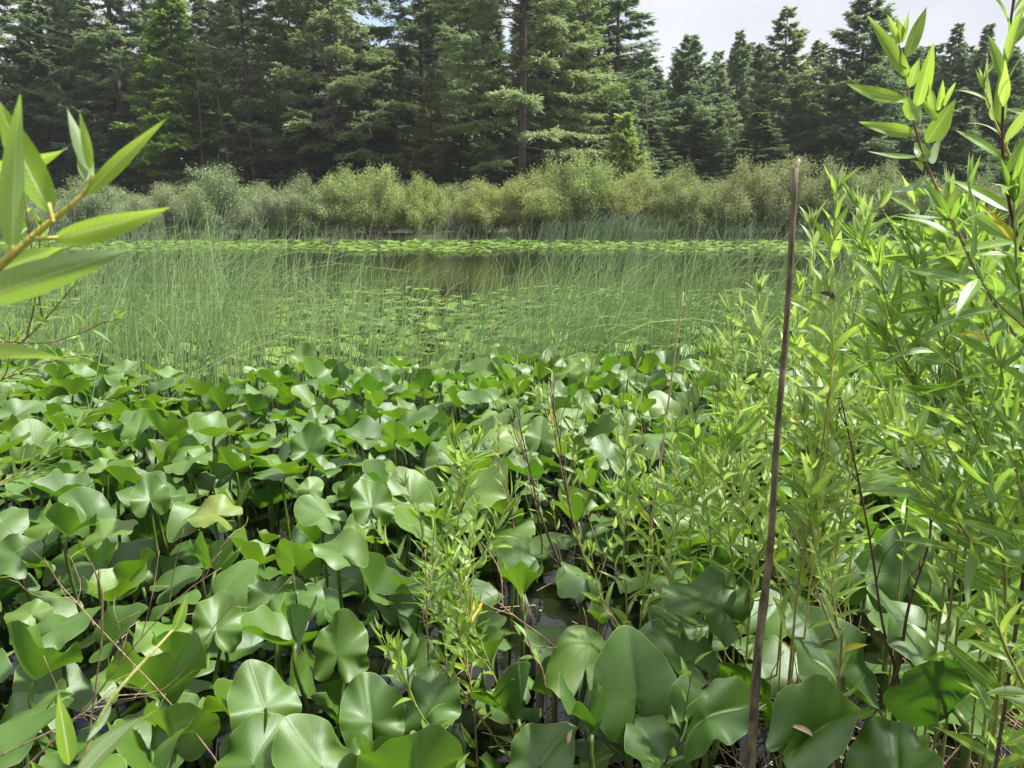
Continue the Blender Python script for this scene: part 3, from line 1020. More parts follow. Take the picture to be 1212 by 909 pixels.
G0, G1, G2, G3 = (1.05, 1.05, 1.05), (.92, 1, .97), (.80, .90, .84), (1.25, 1.22, .85)
GF = "conifers at the forest edge"
TR = [
    ("fir_tree", "tall dark fir with grey trunk at the left edge of the forest", 2, -190, 46, "fir3", G1, 1.15),
    ("fir_tree", "pointed dark spruce whose tip shows left of the sky gap", 66, -2, 48, "fir3", G2, 1.0),
    ("fir_tree", "dark open fir in front of the white sky gap at left", 104, -90, 50, "fir4", G1, .9),
    ("fir_tree", "dark fir with trunk bare to mid-height, left of the bright cedar", 150, -160, 46, "fir4", G1, 1.1),
    ("fir_tree", "tall dark fir directly behind the bright green cedar", 190, -190, 50, "fir2", G2, .95),
    ("cedar_tree", "bright green drooping cedar behind the two leaning bare trunks", 218, -25, 44, "cedar", (1.15, 1.35, .62), 1.05),
    ("fir_tree", "slim fir with long bare grey trunk right of the leaning trunks", 300, -120, 44, "fir4", G0, .95),
    ("fir_tree", "broad layered grey-green fir with straight trunk, left of the forest's middle", 402, -260, 44, "fir1", (1.15, 1.15, 1.0), 1.0),
    ("fir_tree", "slender fir touching the broad layered fir's right side", 438, 50, 46, "fir3", (1.05, 1.08, .95), .85),
    ("fir_tree", "dark straight fir just right of the small blue sky patch", 500, -230, 47, "fir2", G1, .95),
    ("fir_tree", "brownish dying small fir at the dark gap in the middle", 512, 95, 43, "fir4", (1.5, 1.12, .80), .62),
    ("fir_tree", "biggest silver-green fir with low sweeping boughs in the middle", 616, -300, 42, "fir1", (1.22, 1.22, 1.08), 1.08),
    ("fir_tree", "lighter yellow-green fir right of the biggest silver-green one", 690, -60, 46, "fir2", (1.15, 1.20, .80), .8),
    ("fir_tree", "tall dark fir at the edge of the open white sky", 728, -70, 50, "fir2", G2, 1.15),
    ("young_cedar", "small yellow-green young conifer above the tallest shrub", 737, 138, 37, "young", (1.35, 1.38, .68), 1.0),
    ("pine_tree", "rounded dark pine first right of the white sky", 812, 42, 52, "pine3", G1, .95),
    ("pine_tree", "thin pine between the rounded pine and the pale-trunked pines", 842, 62, 54, "pine1", G0, .9),
    ("pine_tree", "dark narrow pine left of the pale-trunked pines", 866, 38, 56, "pine2", G1, .85),
    ("pine_tree", "tallest pale-trunked open pine behind the stick's top", 917, 12, 50, "pine1", (1.1, 1.1, .95), 1.1),
    ("pine_tree", "dense dark pine touching the tallest pale-trunked pine", 955, 50, 52, "pine2", G0, 1.0),
    ("pine_tree", "widest dark pine left of the tall willow shoot", 1005, -12, 48, "pine3", G2, 1.1),
    ("pine_tree", "dark pine seen between the two tall willow shoots", 1070, 60, 52, "pine2", G2, 1.0),
    ("spruce_tree", "pointed spruce left of two pointed tips behind the tall willow shoots", 1112, 30, 56, "spruce", G1, 1.0),
    ("spruce_tree", "pointed spruce right of two pointed tips behind the tall willow shoots", 1147, 30, 56, "spruce", G1, .95),
    ("pine_tree", "dark pine behind the upper right willow leaves", 1180, 60, 52, "pine3", G2, .9),
    ("pine_tree", "feathery dark pine at the right edge of the forest", 1212, 32, 54, "pine1", G1, 1.0),
]
TNODE = {}
for i, (nm, lab, px, yt, Y, var, col, wd) in enumerate(TR):
    conifer_tree(nm, lab, nm.replace("_tree", "").replace("_", " ") + " tree" if nm.endswith("tree") else "cedar tree", px, yt, Y, var, col, wd, 0, GF,
                 BARK_P if "pale" in lab else None)
# bare leaning trunks
for px0, px1, lab in ((238, 232, "nearly upright bare grey trunk in front of the bright cedar"), (276, 248, "bare grey trunk leaning left in front of the bright cedar"),
                      (767, 765, "thin bare dead trunk right of the small yellow-green conifer")):
    yb, yt = (215, 60) if px0 < 400 else (215, 120)
    Y = 42.3 if px0 < 400 else 44
    A0, A1 = at_d(px0, yb, Y), at_d(px1, yt, Y)
    A0 = A0 - (A1 - A0) * .08
    A0[2] = ground_z(A0[0], Y) - .1
    e = empty("dead_tree", A0, lab, "dead tree", "bare trunks at the forest edge")
    b = MB()
    P = spline([A0, (A0 + A1) / 2 + np.array([.06, 0, 0]), A1], 9)
    tube(b, P, np.linspace(.065, .03, 9), 7, .5)
    b.build("trunk", BARK, e, A0)
    b = MB()
    r = np.random.RandomState(px0)
    for k in range(26):
        s = r.uniform(.25, 1)
        q = np.array([np.interp(s, np.linspace(0, 1, 9), P[:, j]) for j in range(3)])
        az = r.uniform(0, 6.28)
        L = r.uniform(.4, 1.4) * (1.15 - s * .6)
        t = np.linspace(0, 1, 4)[:, None]
        B = q + t * np.array([math.cos(az) * L, math.sin(az) * L, L * r.uniform(-.3, .15)]) + np.vstack([[0, 0, 0], r.normal(0, .05, (3, 3))])
        tube(b, B, np.linspace(.02, .006, 4), 4, .5, cap=False)
    b.build("branches", BARK, e, A0)

# the forest behind
r = random.Random(3)
back = []
for i in range(104):
    px = -120 + i * 17 + r.uniform(-12, 12) if i < 84 else 730 + (i - 84) * 27
    Y = r.uniform(52, 66)
    yt = (12 if px < 310 else -25) + r.uniform(-70, 60) if px < 720 else 70 + r.uniform(-18, 34)
    if px > 720:
        Y = r.uniform(57, 70)
    if 120 < px < 160:
        yt = 30
    if 418 < px < 492:
        yt = 55
    back.append((px, yt, Y))
for px, yt, Y in back:
    v = r.choice(["fir2", "fir3", "fir4", "spruce"]) if px < 720 else r.choice(["pine1", "pine2", "pine3", "spruce"])
    c = r.uniform(.62, .9)
    side = "left half" if px < 606 else "right half"
    conifer_tree("conifer_tree", "dark conifer in the back rows of the forest, partly hidden by nearer trees", "conifer tree", px, yt, Y, v,
                 (c, c * 1.05, c), r.uniform(.95, 1.3), 0, "conifers in the back rows")
# low young firs and broken boughs under the forest edge
for i in range(34):
    px = -40 + i * 39 + r.uniform(-20, 20)
    conifer_tree("young_conifer", "low dark young conifer in the shade behind the shrubs", "conifer tree", px, r.uniform(118, 185), r.uniform(42, 52),
                 r.choice(["spruce", "young", "spruce"]), (.72, .82, .72), r.uniform(1.2, 1.6), 0, "young conifers behind the shrubs")


# ------------------------------------------------------------------ shrubs of the far bank
def shrub(seed, R=1.5, Ht=2.4, ns=46, leaves=32000, ll=.085, lw=.030):
    rs = np.random.RandomState(seed)
    sb, lb = MB(), MB()
    ends = []
    nz = rs.uniform(0, 6.28, 6)
    for i in range(ns):
        az = rs.uniform(0, 6.28)
        sp = math.sqrt(rs.uniform(0, 1))
        hgt = Ht * (1 - .68 * sp ** 2.4) * rs.uniform(.82, 1.08) * (1 + .12 * math.sin(2 * az + nz[0]) * sp)
        out = R * sp * rs.uniform(.85, 1.1) * (1 + .16 * math.sin(3 * az + nz[1]))
        b0 = np.array([math.cos(az), math.sin(az), 0]) * out * .25
        b1 = np.array([math.cos(az) * out * .65, math.sin(az) * out * .65, hgt * .6])
        b2 = np.array([math.cos(az) * out, math.sin(az) * out, hgt])
        P = spline([b0, b1 + rs.normal(0, .06, 3), b2], 9)
        tube(sb, P, np.linspace(.022, .006, 9), 4, .5, cap=False)
        ends.append(P)
        for k in range(3):
            j = rs.randint(3, 8)
            e = P[j] + norm(rs.normal(0, 1, 3) + np.array([math.cos(az), math.sin(az), .9])) * rs.uniform(.3, .6)
            tube(sb, np.array([P[j], (P[j] + e) / 2, e]), [.009, .007, .004], 4, .5, cap=False)
            ends.append(spline([P[j], (P[j] + e) / 2, e], 6))
    per = leaves // len(ends)
    for P in ends:
        n = len(P)
        s = rs.uniform(.14 if n == 9 else .05, 1.03, per)
        q = np.stack([np.interp(s, np.linspace(0, 1, n), P[:, k]) for k in range(3)], 1)
        q += rs.normal(0, .13, (per, 3))
        T = norm(P[-1] - P[-2])
        D = T[None, :] * .5 + rs.normal(0, .8, (per, 3))
        bt = rs.uniform(0, .7)
        tint = np.clip(bt + .3 * s + rs.normal(0, .08, per), 0, 1)
        spray(lb, q, D, rs.uniform(.7, 1.4, per) * ll, rs.uniform(.7, 1.3, per) * lw, tint, rs)
    return sb.mesh("stems", [SHRUBWOOD]), lb.mesh("leaves", [SHRUBLEAF], smooth=False)


SV = [shrub(51), shrub(52, 1.7, 2.3), shrub(53, 1.45, 2.6, 40, 22000), shrub(54, 1.9, 2.1, 54, 26000)]
SH = [  # px, ytop, Y, variant, width, colour, label
    (-30, 228, 31, 0, 1.0, (.95, 1, .9), "olive shrub at the left end of the far bank"),
    (40, 236, 31, 3, 1.0, (.95, .98, .95), "low spreading olive shrub behind the near willow branch at left"),
    (110, 222, 32, 1, 1.0, (.92, 1, .9), "grey-green shrub below the dark gap left of the cedar"),
    (165, 236, 30.6, 3, .8, (1.05, 1.05, .95), "low pale shrub left of the round dark one"),
    (200, 224, 31.4, 2, .8, (1.15, 1.1, 1.15), "small whitish-flowered shrub in front of the cedar"),
    (254, 206, 31, 2, 1.12, (.88, 1, .82), "round dense grey-green shrub with darker core, left part of the far bank"),
    (312, 232, 30.8, 3, .85, (.95, 1, .95), "low shrub right of the round dense one"),
    (355, 222, 31, 1, 1.0, (.95, 1.02, .82), "wide shrub with grey twiggy base left of the twin light shrubs"),
    (405, 212, 31.6, 0, 1.05, (1.1, 1.2, .72), "light green shrub left of the yellow-green one"),
    (447, 206, 31.2, 2, 1.0, (1.2, 1.28, .70), "tall light yellow-green shrub under the broad layered fir"),
    (500, 220, 31, 0, .95, (1.2, 1.28, .66), "yellow-green shrub just left of the dark gap with bare twigs"),
    (553, 240, 31.6, 3, .62, (.95, 1, .85), "short shrub in the dark gap with bare twigs"),
    (575, 226, 31, 1, .9, (1.25, 1.22, .66), "yellowish shrub just right of the dark gap"),
    (625, 214, 31, 0, 1.05, (1.18, 1.2, .68), "yellowish shrub with bare grey twigs at its foot"),
    (660, 208, 31.6, 1, .9, (1.12, 1.15, .7), "yellow-olive shrub left of the tallest one"),
    (695, 196, 31.2, 2, 1.12, (1.1, 1.22, .72), "tallest rounded shrub below the lighter yellow-green fir"),
    (752, 212, 31.4, 0, 1.0, (1.25, 1.22, .70), "pale yellow shrub right of the tallest one"),
    (800, 212, 31, 1, .95, (1.05, 1.1, .72), "olive shrub below the rounded dark pine"),
    (845, 214, 31.4, 3, .9, (1.02, 1.05, .78), "wide olive shrub left of the stick"),
    (885, 204, 31, 0, 1.0, (1.12, 1.08, .78), "pale olive shrub just left of the stick's top"),
    (930, 198, 31.3, 2, 1.05, (1.08, 1.05, .8), "tall olive shrub behind the stick's top"),
    (985, 208, 31, 1, 1.05, (1, 1.02, .78), "olive shrub right of the stick above the willow tip"),
    (1040, 206, 31.3, 0, 1.0, (1, 1.05, .78), "olive shrub left of the tall willow shoot"),
    (1095, 216, 31, 3, 1.0, (1, 1.02, .8), "olive shrub behind the tall willow shoot's stem"),
    (1150, 222, 31.4, 1, 1.0, (1, 1.02, .8), "olive shrub between the two tall willow shoots"),
    (1215, 226, 31, 0, 1.0, (1, 1.02, .8), "olive shrub behind the right willow"),
]
sr = random.Random(9)
HTS = [2.4, 2.3, 2.6, 2.1]
for px, yt, Y, vi, wd, col, lab in SH:
    p = at_d(px, 240, Y)
    gz = ground_z(p[0], Y) - .03
    s = (at_d(px, yt, Y)[2] - gz) / (HTS[vi] * 1.02)
    e = empty("shrub", (p[0], Y, gz), lab, "shrub", "shrubs along the far bank")
    e.rotation_euler = (0, 0, sr.uniform(0, 6.28))
    e.scale = (.95 * wd * (.6 + .4 * s), .95 * wd * (.6 + .4 * s), s * 1.14)
    for nm, me in zip(("stems", "leaves"), SV[vi]):
        o = bpy.data.objects.new(nm, me)
        COL.objects.link(o)
        o.parent = e
        if nm == "leaves":
            o.color = (col[0] * .98, col[1] * 1.0, min(1.2, col[2] * 1.22), 1)
# second row, lower in the picture's tree shade
for i in range(18):
    px = -60 + i * 76 + sr.uniform(-20, 20)
    Y = sr.uniform(34, 37)
    p = at_d(px, 240, Y)
    gz = ground_z(p[0], Y)
    vi = sr.randrange(4)
    e = empty("shrub", (p[0], Y, gz), "olive shrub in the back row, mostly hidden by the front shrubs", "shrub", "shrubs in the back row")
    e.rotation_euler = (0, 0, sr.uniform(0, 6.28))
    s = sr.uniform(.62, .85)
    e.scale = (1.15, 1.15, s)
    for nm, me in zip(("stems", "leaves"), SV[vi]):
        o = bpy.data.objects.new(nm, me)
        COL.objects.link(o)
        o.parent = e
        if nm == "leaves":
            o.color = (.9, .98, .78, 1)
# bare twigs at two spots of the far bank
for px, yb, lab in ((543, 262, "bare grey twiggy bush in the dark gap between the yellow shrubs"), (622, 285, "bare grey twigs at the foot of the yellowish shrub"),
                    (460, 205, "pale bare twig tangle above the light green shrub")):
    Y = 30.4 if px > 500 else 33
    p = at_d(px, yb, Y)
    z0 = ground_z(p[0], Y)
    r2 = np.random.RandomState(px)
    b = MB()
    for k in range(40):
        az, L = r2.uniform(0, 6.28), r2.uniform(.5, 1.3) * (1.8 if px < 500 else 1)
        t = np.linspace(0, 1, 5)[:, None]
        sp = r2.uniform(.2, .9)
        B = np.array([p[0], Y, z0]) + t * L * np.array([math.cos(az) * sp, math.sin(az) * sp, 1]) + np.vstack([[0, 0, 0], r2.normal(0, .06, (4, 3))])
        tube(b, B, np.linspace(.014, .005, 5), 4, .5, cap=False)
    tag(b.build("bare_bush", DEAD, None, (p[0], Y, z0)), lab, "bare bush", "bare bushes on the far bank")


# ------------------------------------------------------------------ willow
def willow_leaf(mb, p, d, n, L, W, rs, curv=.6, fold=.35, tint=None, seg=8, tw=0.0):
    """Lance-shaped blade from p along d; n = upper side; droops by curv."""
    d, n = norm(d), np.asarray(n, float)
    n = norm(n - d * np.dot(n, d))
    x = np.cross(d, n)
    t = np.linspace(0, 1, seg + 1)
    w = np.clip((t + .012) ** .62 * (1 - t) ** 1.12 * 3.06, 0, 1) * W * .5
    w[0] = W * .05
    run, rise = bend(t * L, np.zeros_like(t), np.full_like(t, -curv / L))
    C = p + d * run[:, None] + n * rise[:, None]
    wob = .05 * W * np.sin(t * rs.uniform(5, 9) + rs.uniform(0, 6))
    an = tw * t
    X = x[None, :] * np.cos(an)[:, None] + n[None, :] * np.sin(an)[:, None]
    N = -x[None, :] * np.sin(an)[:, None] + n[None, :] * np.cos(an)[:, None]
    V, A = [], []
    tint = rs.uniform(0, .94) if tint is None else tint
    cf, sf = math.cos(fold), math.sin(fold)
    for k, s in enumerate((-1, -.5, 0, .5, 1)):
        V.append(C + X * (s * w * cf)[:, None] + N * (abs(s) * w * sf + (wob * s if s else 0))[:, None])
        A.append(np.stack([t, np.full_like(t, s), np.full_like(t, tint)], 1))
    V = np.stack(V, 1).reshape(-1, 3)
    A = np.stack(A, 1).reshape(-1, 3)
    F = [(i * 5 + k, i * 5 + k + 1, i * 5 + 6 + k, i * 5 + 5 + k) for i in range(seg) for k in range(4)]
    mb.add(V, F, A)


def shoot(label, pts, r0, r1, spacing, ll, lw, start=.25, mat=WIL_MID, tw=TWIG_G, seed=0, group=None, name="willow_shoot", up=55, twigs=0, root=None, cat="willow",
          seg=7, sparse=1.0, tipn=4, yellow=.01):
    rs = np.random.RandomState(seed)
    pts = [np.asarray(p, float) for p in pts]
    if root is not None:
        pts = [np.asarray(root, float)] + pts
    P = spline(pts, 26)
    base = P[0].copy()
    e = empty(name, base, label, cat, group)
    sb, lb = MB(), MB()
    tube(sb, P, np.linspace(r0, r1, 26), 6, .5)

    def dress(P, start, spacing, ll, lw, ph):
        sl = np.concatenate([[0], np.cumsum(np.linalg.norm(np.diff(P, axis=0), axis=1))])
        tot = sl[-1]
        s = start * tot + rs.uniform(0, spacing)
        k = 0
        while s < tot:
            f = s / tot
            q = np.array([np.interp(s, sl, P[:, j]) for j in range(3)])
            q2 = np.array([np.interp(min(tot, s + .01), sl, P[:, j]) for j in range(3)])
            T = norm(q2 - q + 1e-9) if s + .01 < tot else norm(P[-1] - P[-2])
            if rs.uniform() < sparse:
                a = ph + k * 2.4 + rs.normal(0, .35)
                X = norm(np.cross(T, [.3, .2, 1.0] if abs(T[2]) < .9 else [1, .3, 0]))
                Yv = np.cross(T, X)
                rd = X * math.cos(a) + Yv * math.sin(a)
                ang = (up + rs.normal(0, 11)) * D2R * (1.0 - .55 * max(0, f - .8) / .2)
                D = T * math.cos(ang) + rd * math.sin(ang)
                Nn = T * math.sin(ang) - rd * math.cos(ang) + np.array([0, 0, .2])
                tq = rs.normal(0, .95)
                Nn = Nn * math.cos(tq) + np.cross(D, Nn) * math.sin(tq)
                sc = rs.uniform(.72, 1.12) * (1 - .35 * max(0, f - .75) / .25)
                ti = rs.uniform(.96, 1.0) if rs.uniform() < yellow else min(.93, rs.uniform(0, .7) + .25 * f)
                pet = q + D * .004
                willow_leaf(lb, pet, D, Nn, ll * sc * 1.06, lw * sc * rs.uniform(.9, 1.2), rs, rs.uniform(.1, .95), rs.uniform(.15, .5), ti, seg, rs.normal(0, .3))
            s += spacing * rs.uniform(.75, 1.25) * (1 - .45 * f)
            k += 1
        T = norm(P[-1] - P[-2])
        for j in range(tipn):
            D = T + rs.normal(0, .28, 3)
            willow_leaf(lb, P[-1], D, rs.normal(0, 1, 3), ll * rs.uniform(.35, .75), lw * rs.uniform(.4, .7), rs, rs.uniform(-.2, .3), .5, rs.uniform(.6, .93), seg)

    dress(P, start, spacing, ll, lw, rs.uniform(0, 6))
    for k in range(twigs):
        f = rs.uniform(max(.2, start - .1), .85)
        q = np.array([np.interp(f, np.linspace(0, 1, 26), P[:, j]) for j in range(3)])
        T = norm(np.array([np.interp(min(1, f + .05), np.linspace(0, 1, 26), P[:, j]) for j in range(3)]) - q)
        D = norm(T + norm(rs.normal(0, 1, 3)) * .75 + np.array([0, 0, .2]))
        L = rs.uniform(.10, .26)
        Q = spline([q, q + D * L * .5, q + D * L + np.array([0, 0, .04])], 10)
        tube(sb, Q, np.linspace(r1 * 1.4, r1 * .7, 10), 5, .5)
        dress(Q, .15, spacing, ll * .85, lw * .85, rs.uniform(0, 6))
    sb.build("stem", tw, e, base)
    if lb.n:
        lb.build("leaves", mat, e, base)
    return e


def px_shoot(label, pix, d0, d1, *a, **k):
    """Stem through picture points at depths running from d0 (base) to d1 (tip); rooted at the ground below its base."""
    n = len(pix)
    P = [at_d(x, y, d0 + (d1 - d0) * i / max(1, n - 1)) for i, (x, y) in enumerate(pix)]
    if k.pop("ground", True):
        b = P[0].copy()
        dirn = P[0] - P[1]
        b = b + dirn / (abs(dirn[2]) + .05) * min(.25, max(0, b[2])) * .4
        b[2] = ground_z(b[0], b[1]) if b[1] < shore(b[0]) else -.08
        P = [b] + P
    else:               # enters the picture from the side: carry its stem on down to the ground
        sg = -1 if P[0][0] < 0 else 1
        b = P[0] + np.array([sg * .34, -.05, 0])
        b[2] = ground_z(b[0], b[1]) if b[1] < shore(b[0]) else -.08
        m_ = P[0] + np.array([sg * .16, -.02, (b[2] - P[0][2]) * .3])
        P = [b, m_] + P
    return shoot(label, P, *a, **k)


def px_leaf(parent, base, px0, px1, dep0, dep1, wpx, mat, seed, roll=0.0, curv=.2, fold=.3, tint=.6, flip=False, name="leaf", label=None):
    """A leaf drawn out in the picture, built at its own depth and real size."""
    rs = np.random.RandomState(seed)
    a, c = at_d(*px0, dep0), at_d(*px1, dep1)
    L = np.linalg.norm(c - a)
    W = wpx / FPX * (dep0 + dep1) / 2 / .98
    view = norm(CP - (a + c) / 2)
    d = norm(c - a)
    n = norm(view - d * np.dot(view, d))
    x = np.cross(d, n)
    n = n * math.cos(roll) + x * math.sin(roll)
    if flip:
        n = -n
    b = MB()
    # start direction turned up so that the droop brings the tip back to its place
    dd = d * math.cos(curv * .5) + n * math.sin(curv * .5)
    nn = n * math.cos(curv * .5) - d * math.sin(curv * .5)
    willow_leaf(b, a, dd, nn, L * (1 + curv * curv / 24), W, rs, curv, fold, tint, 14, rs.normal(0, .15))
    o = b.build(name, mat, parent, base)
    if label:
        o["label"] = label
    return o


# --- the near branch at the left, close to the lens
D = .50
base = at_d(-60, 375, D)
e = empty("willow_branch", base, "large blurred yellow-stemmed willow branch with long leaves close to the lens at left", "willow")
b = MB()
lead = [np.array([base[0] - .42, .30, .08]), np.array([base[0] - .30, .38, .8]), np.array([base[0] - .12, .46, 1.38])]
P = spline(lead + [at_d(x, y, D + dz) for x, y, dz in ((-60, 375, 0), (0, 315, .0), (45, 275, .005), (75, 250, .008), (98, 230, .01), (110, 205, .012))], 60)
tube(b, P, np.interp(np.linspace(0, 1, 60), [0, .4, 1], [.006, .0031, .0008]), 10, .5)
for p0, p1 in (((62, 262), (58, 240)), ((43, 283), (68, 281)), ((12, 302), (16, 290))):
    tube(b, spline([at_d(*p0, D), at_d(*p1, D)], 3), [.0016, .0012, .001], 8, .5)
b.build("stem", TWIG_Y, e, base)
for i, (p0, p1, d0, d1, w, roll, cv, tint, flip) in enumerate([
    ((15, 296), (24, 112), D, D - .02, 30, .35, .25, .4, True),
    ((60, 252), (-6, 112), D + .01, D + .0, 36, .3, -.35, .75, False),
    ((-50, 205), (80, 175), D + .04, D + .05, 34, .9, .5, .55, False),
    ((106, 203), (79, 127), D + .012, D + .02, 15, .3, -.25, .9, True),
    ((107, 200), (94, 131), D + .012, D + .005, 11, .2, .3, .85, False),
    ((106, 215), (104, 160), D + .012, D + .02, 22, .6, .45, .6, True),
    ((100, 232), (200, 138), D + .01, D + .03, 19, .5, -.3, .85, False),
    ((64, 283), (205, 244), D + .005, D + .03, 30, .4, .2, .8, False),
    ((-40, 360), (152, 296), D - .03, D + .0, 44, .35, .15, .3, True),
    ((-20, 330), (78, 292), D + .03, D + .05, 26, .7, .3, .5, True),
    ((-60, 418), (86, 428), D - .02, D + .01, 27, .9, .45, .5, True),
    ((15, 262), (-40, 250), D + .03, D + .02, 22, .5, .3, .9, False),
]):
    px_leaf(e, base, p0, p1, d0, d1, w, WIL_BIG, 300 + i, roll, cv, .28, tint, flip, label="pale leaf seen from its underside" if i == 0 else None)

# --- the tall hero shoot at the upper right
zx = lambda x, y: (800 + x / 2.942, y / 2.942)
D = 1.22
hp = [(1250, 470), (1200, 395), (1160, 330), (1140, 288), (1118, 243), (1100, 203), (1087, 165), (1078, 128), (1072, 92), (1064, 52)]
P = [at_d(x, y, D + .12 - .013 * i) for i, (x, y) in enumerate(hp)]
base = np.array([P[0][0] + .12, P[0][1] + .1, 0])
base[2] = ground_z(base[0], base[1])
e = empty("willow_shoot", base, "tallest willow shoot at upper right, large fresh green leaves against the pines", "willow", "willow shoots of the right thicket")
b = MB()
PP = spline([base, (base + P[0]) / 2 + np.array([.04, 0, 0])] + P, 48)
tube(b, PP, np.linspace(.0044, .0010, 48), 8, .5)
b.build("stem", TWIG_R, e, base)
for i, (x0, y0, x1, y1, w, roll, cv, tint, flip) in enumerate([
    (808, 268, 668, 55, 46, .2, .3, .6, False), (806, 240, 720, 120, 22, .9, .3, .4, True), (803, 200, 875, 20, 44, .3, -.25, .5, False),
    (775, 155, 733, 45, 22, .4, .3, .93, False), (785, 150, 770, 62, 34, .3, .3, .92, False), (795, 140, 812, 40, 18, .5, .3, .4, True),
    (842, 368, 898, 145, 50, .2, .2, .65, False), (803, 348, 590, 288, 46, .4, -.75, .6, False), (815, 305, 850, 200, 36, .3, .3, .3, True),
    (832, 418, 795, 325, 42, .3, .3, .35, True), (848, 420, 830, 325, 30, .3, .2, .35, True), (832, 465, 638, 425, 46, .3, -.6, .75, False),
    (872, 497, 975, 342, 56, .2, .2, .45, False), (905, 500, 978, 350, 40, .6, -.2, .7, False), (845, 548, 662, 525, 22, .9, -.4, .6, False),
    (872, 562, 832, 495, 46, .3, .3, .6, False), (860, 590, 828, 560, 26, .6, .3, .9, False), (888, 618, 755, 668, 24, .5, .7, .3, True),
    (905, 388, 880, 290, 28, .4, .3, .35, True), (912, 385, 930, 278, 26, .4, .3, .7, False), (935, 370, 975, 285, 20, .6, .3, .6, True),
    (905, 420, 850, 340, 30, .5, .3, .6, False), (890, 570, 925, 470, 30, .4, .3, .4, True), (930, 720, 860, 655, 26, .5, .4, .6, False),
    (938, 735, 985, 640, 26, .4, .3, .7, False), (955, 760, 870, 730, 24, .4, .5, .5, True), (975, 800, 935, 690, 28, .4, .3, .6, False),
]):
    dd = D + .12 - .013 * np.interp(y0, [150, 900], [9, 2]) - .01
    px_leaf(e, base, zx(x0, y0), zx(x1, y1), dd, dd + random.uniform(-.04, .03), w / 2.942, WIL_BIG, 340 + i, roll, cv, .3, tint, flip)

# --- the right thicket: stems that rise from the lower right and lean left
GR = "willow shoots of the right thicket"
RT = [  # label, picture points from base to tip, depth base, depth tip, leaf length, width
    ("top right willow shoot that rises past the picture's upper edge", [(1245, 420), (1206, 290), (1188, 195), (1188, 110), (1197, 20), (1205, -40)], 1.15, 1.1, .088, .018, WIL_BIG, TWIG_D, .40),
    ("willow shoot with orange-brown dying leaf at the right edge", [(1250, 330), (1215, 230), (1180, 150), (1165, 105)], 1.35, 1.35, .06, .013, WIL_YEL, TWIG_Y, .35),
    ("leafy willow shoot right of the tallest one, tip level with the shrubs", [(1230, 520), (1195, 400), (1162, 320), (1152, 268)], 1.45, 1.42, .09, .018, WIL_BIG, TWIG_G, .3),
    ("long willow shoot at the far right below the top shoot", [(1260, 560), (1225, 430), (1205, 330), (1200, 240)], 1.15, 1.12, .095, .019, WIL_MID, TWIG_G, .25),
    ("willow shoot leaning left over the reeds with a dark green lower leaf", [(1150, 470), (1120, 418), (1090, 334), (1072, 285)], 1.5, 1.5, .085, .017, WIL_MID, TWIG_G, .2),
    ("willow shoot bending left in front of the pale reeds", [(1180, 500), (1103, 416), (1060, 345), (1030, 300)], 1.62, 1.62, .085, .017, WIL_MID, TWIG_G, .2),
    ("willow shoot between the two leaning stems in the right thicket", [(1211, 440), (1168, 384), (1142, 343), (1120, 285)], 1.4, 1.4, .085, .018, WIL_BIG, TWIG_G, .2),
    ("lower left willow shoot of the right thicket with a yellow leaf", [(1150, 560), (1116, 498), (1085, 460), (1050, 415)], 1.5, 1.5, .085, .018, WIL_BIG, TWIG_G, .15),
    ("willow shoot with spotted leaves at the middle of the right edge", [(1250, 560), (1212, 485), (1187, 442), (1165, 390)], 1.25, 1.25, .088, .018, WIL_MID, TWIG_G, .15),
    ("willow shoot crossing in front of the yellow-edged lily leaf", [(1190, 700), (1147, 637), (1121, 595), (1103, 560), (1083, 520)], 1.2, 1.2, .088, .018, WIL_BIG, TWIG_G, .12),
    ("upright willow shoot right of the yellow-edged lily leaf", [(1195, 700), (1176, 622), (1168, 570), (1166, 500)], 1.25, 1.25, .085, .018, WIL_MID, TWIG_G, .12),
    ("willow shoot at the right edge level with the dark forked twig", [(1260, 760), (1230, 660), (1208, 580), (1195, 510)], 1.1, 1.1, .09, .019, WIL_MID, TWIG_G, .12),
    ("bluish willow shoot low at the right edge above the bottom branch", [(1225, 760), (1190, 690), (1165, 640), (1150, 600)], 1.3, 1.3, .085, .017, WIL_MID, TWIG_G, .12),
    ("willow shoot rising behind the yellow-edged lily leaf", [(1130, 590), (1125, 530), (1112, 470), (1105, 420)], 1.7, 1.7, .08, .016, WIL_YEL, TWIG_G, .1),
    ("willow shoot leaning over the right lily leaves at mid height", [(1110, 560), (1075, 500), (1045, 455), (1015, 420)], 1.8, 1.8, .08, .015, WIL_MID, TWIG_G, .15),
    ("willow shoot at the right edge between the reeds and the shrubs", [(1240, 400), (1215, 340), (1180, 300), (1160, 262)], 1.55, 1.55, .085, .017, WIL_MID, TWIG_G, .2),
    ("willow shoot filling the middle of the right thicket", [(1200, 600), (1165, 530), (1140, 470), (1128, 415)], 1.42, 1.42, .088, .018, WIL_MID, TWIG_G, .15),
    ("dense willow shoot at the right edge above the bluish one", [(1240, 640), (1215, 560), (1195, 490), (1180, 430)], 1.35, 1.35, .088, .018, WIL_BIG, TWIG_G, .15),
    ("small willow shoot with tip just right of the stick-side thicket", [(1085, 460), (1060, 395), (1045, 340), (1040, 300)], 1.9, 1.9, .075, .015, WIL_BIG, TWIG_G, .15),
]
for i, (lab, pix, d0, d1, ll, lw, m, tm, st) in enumerate(RT):
    px_shoot(lab, pix, d0, d1, .0034, .0012, .036, ll * 1.3, lw * 1.25, st + .3 if i > 3 else .3, m, tm, 400 + i, GR, twigs=1 if i < 4 else 3, seg=9, up=50)
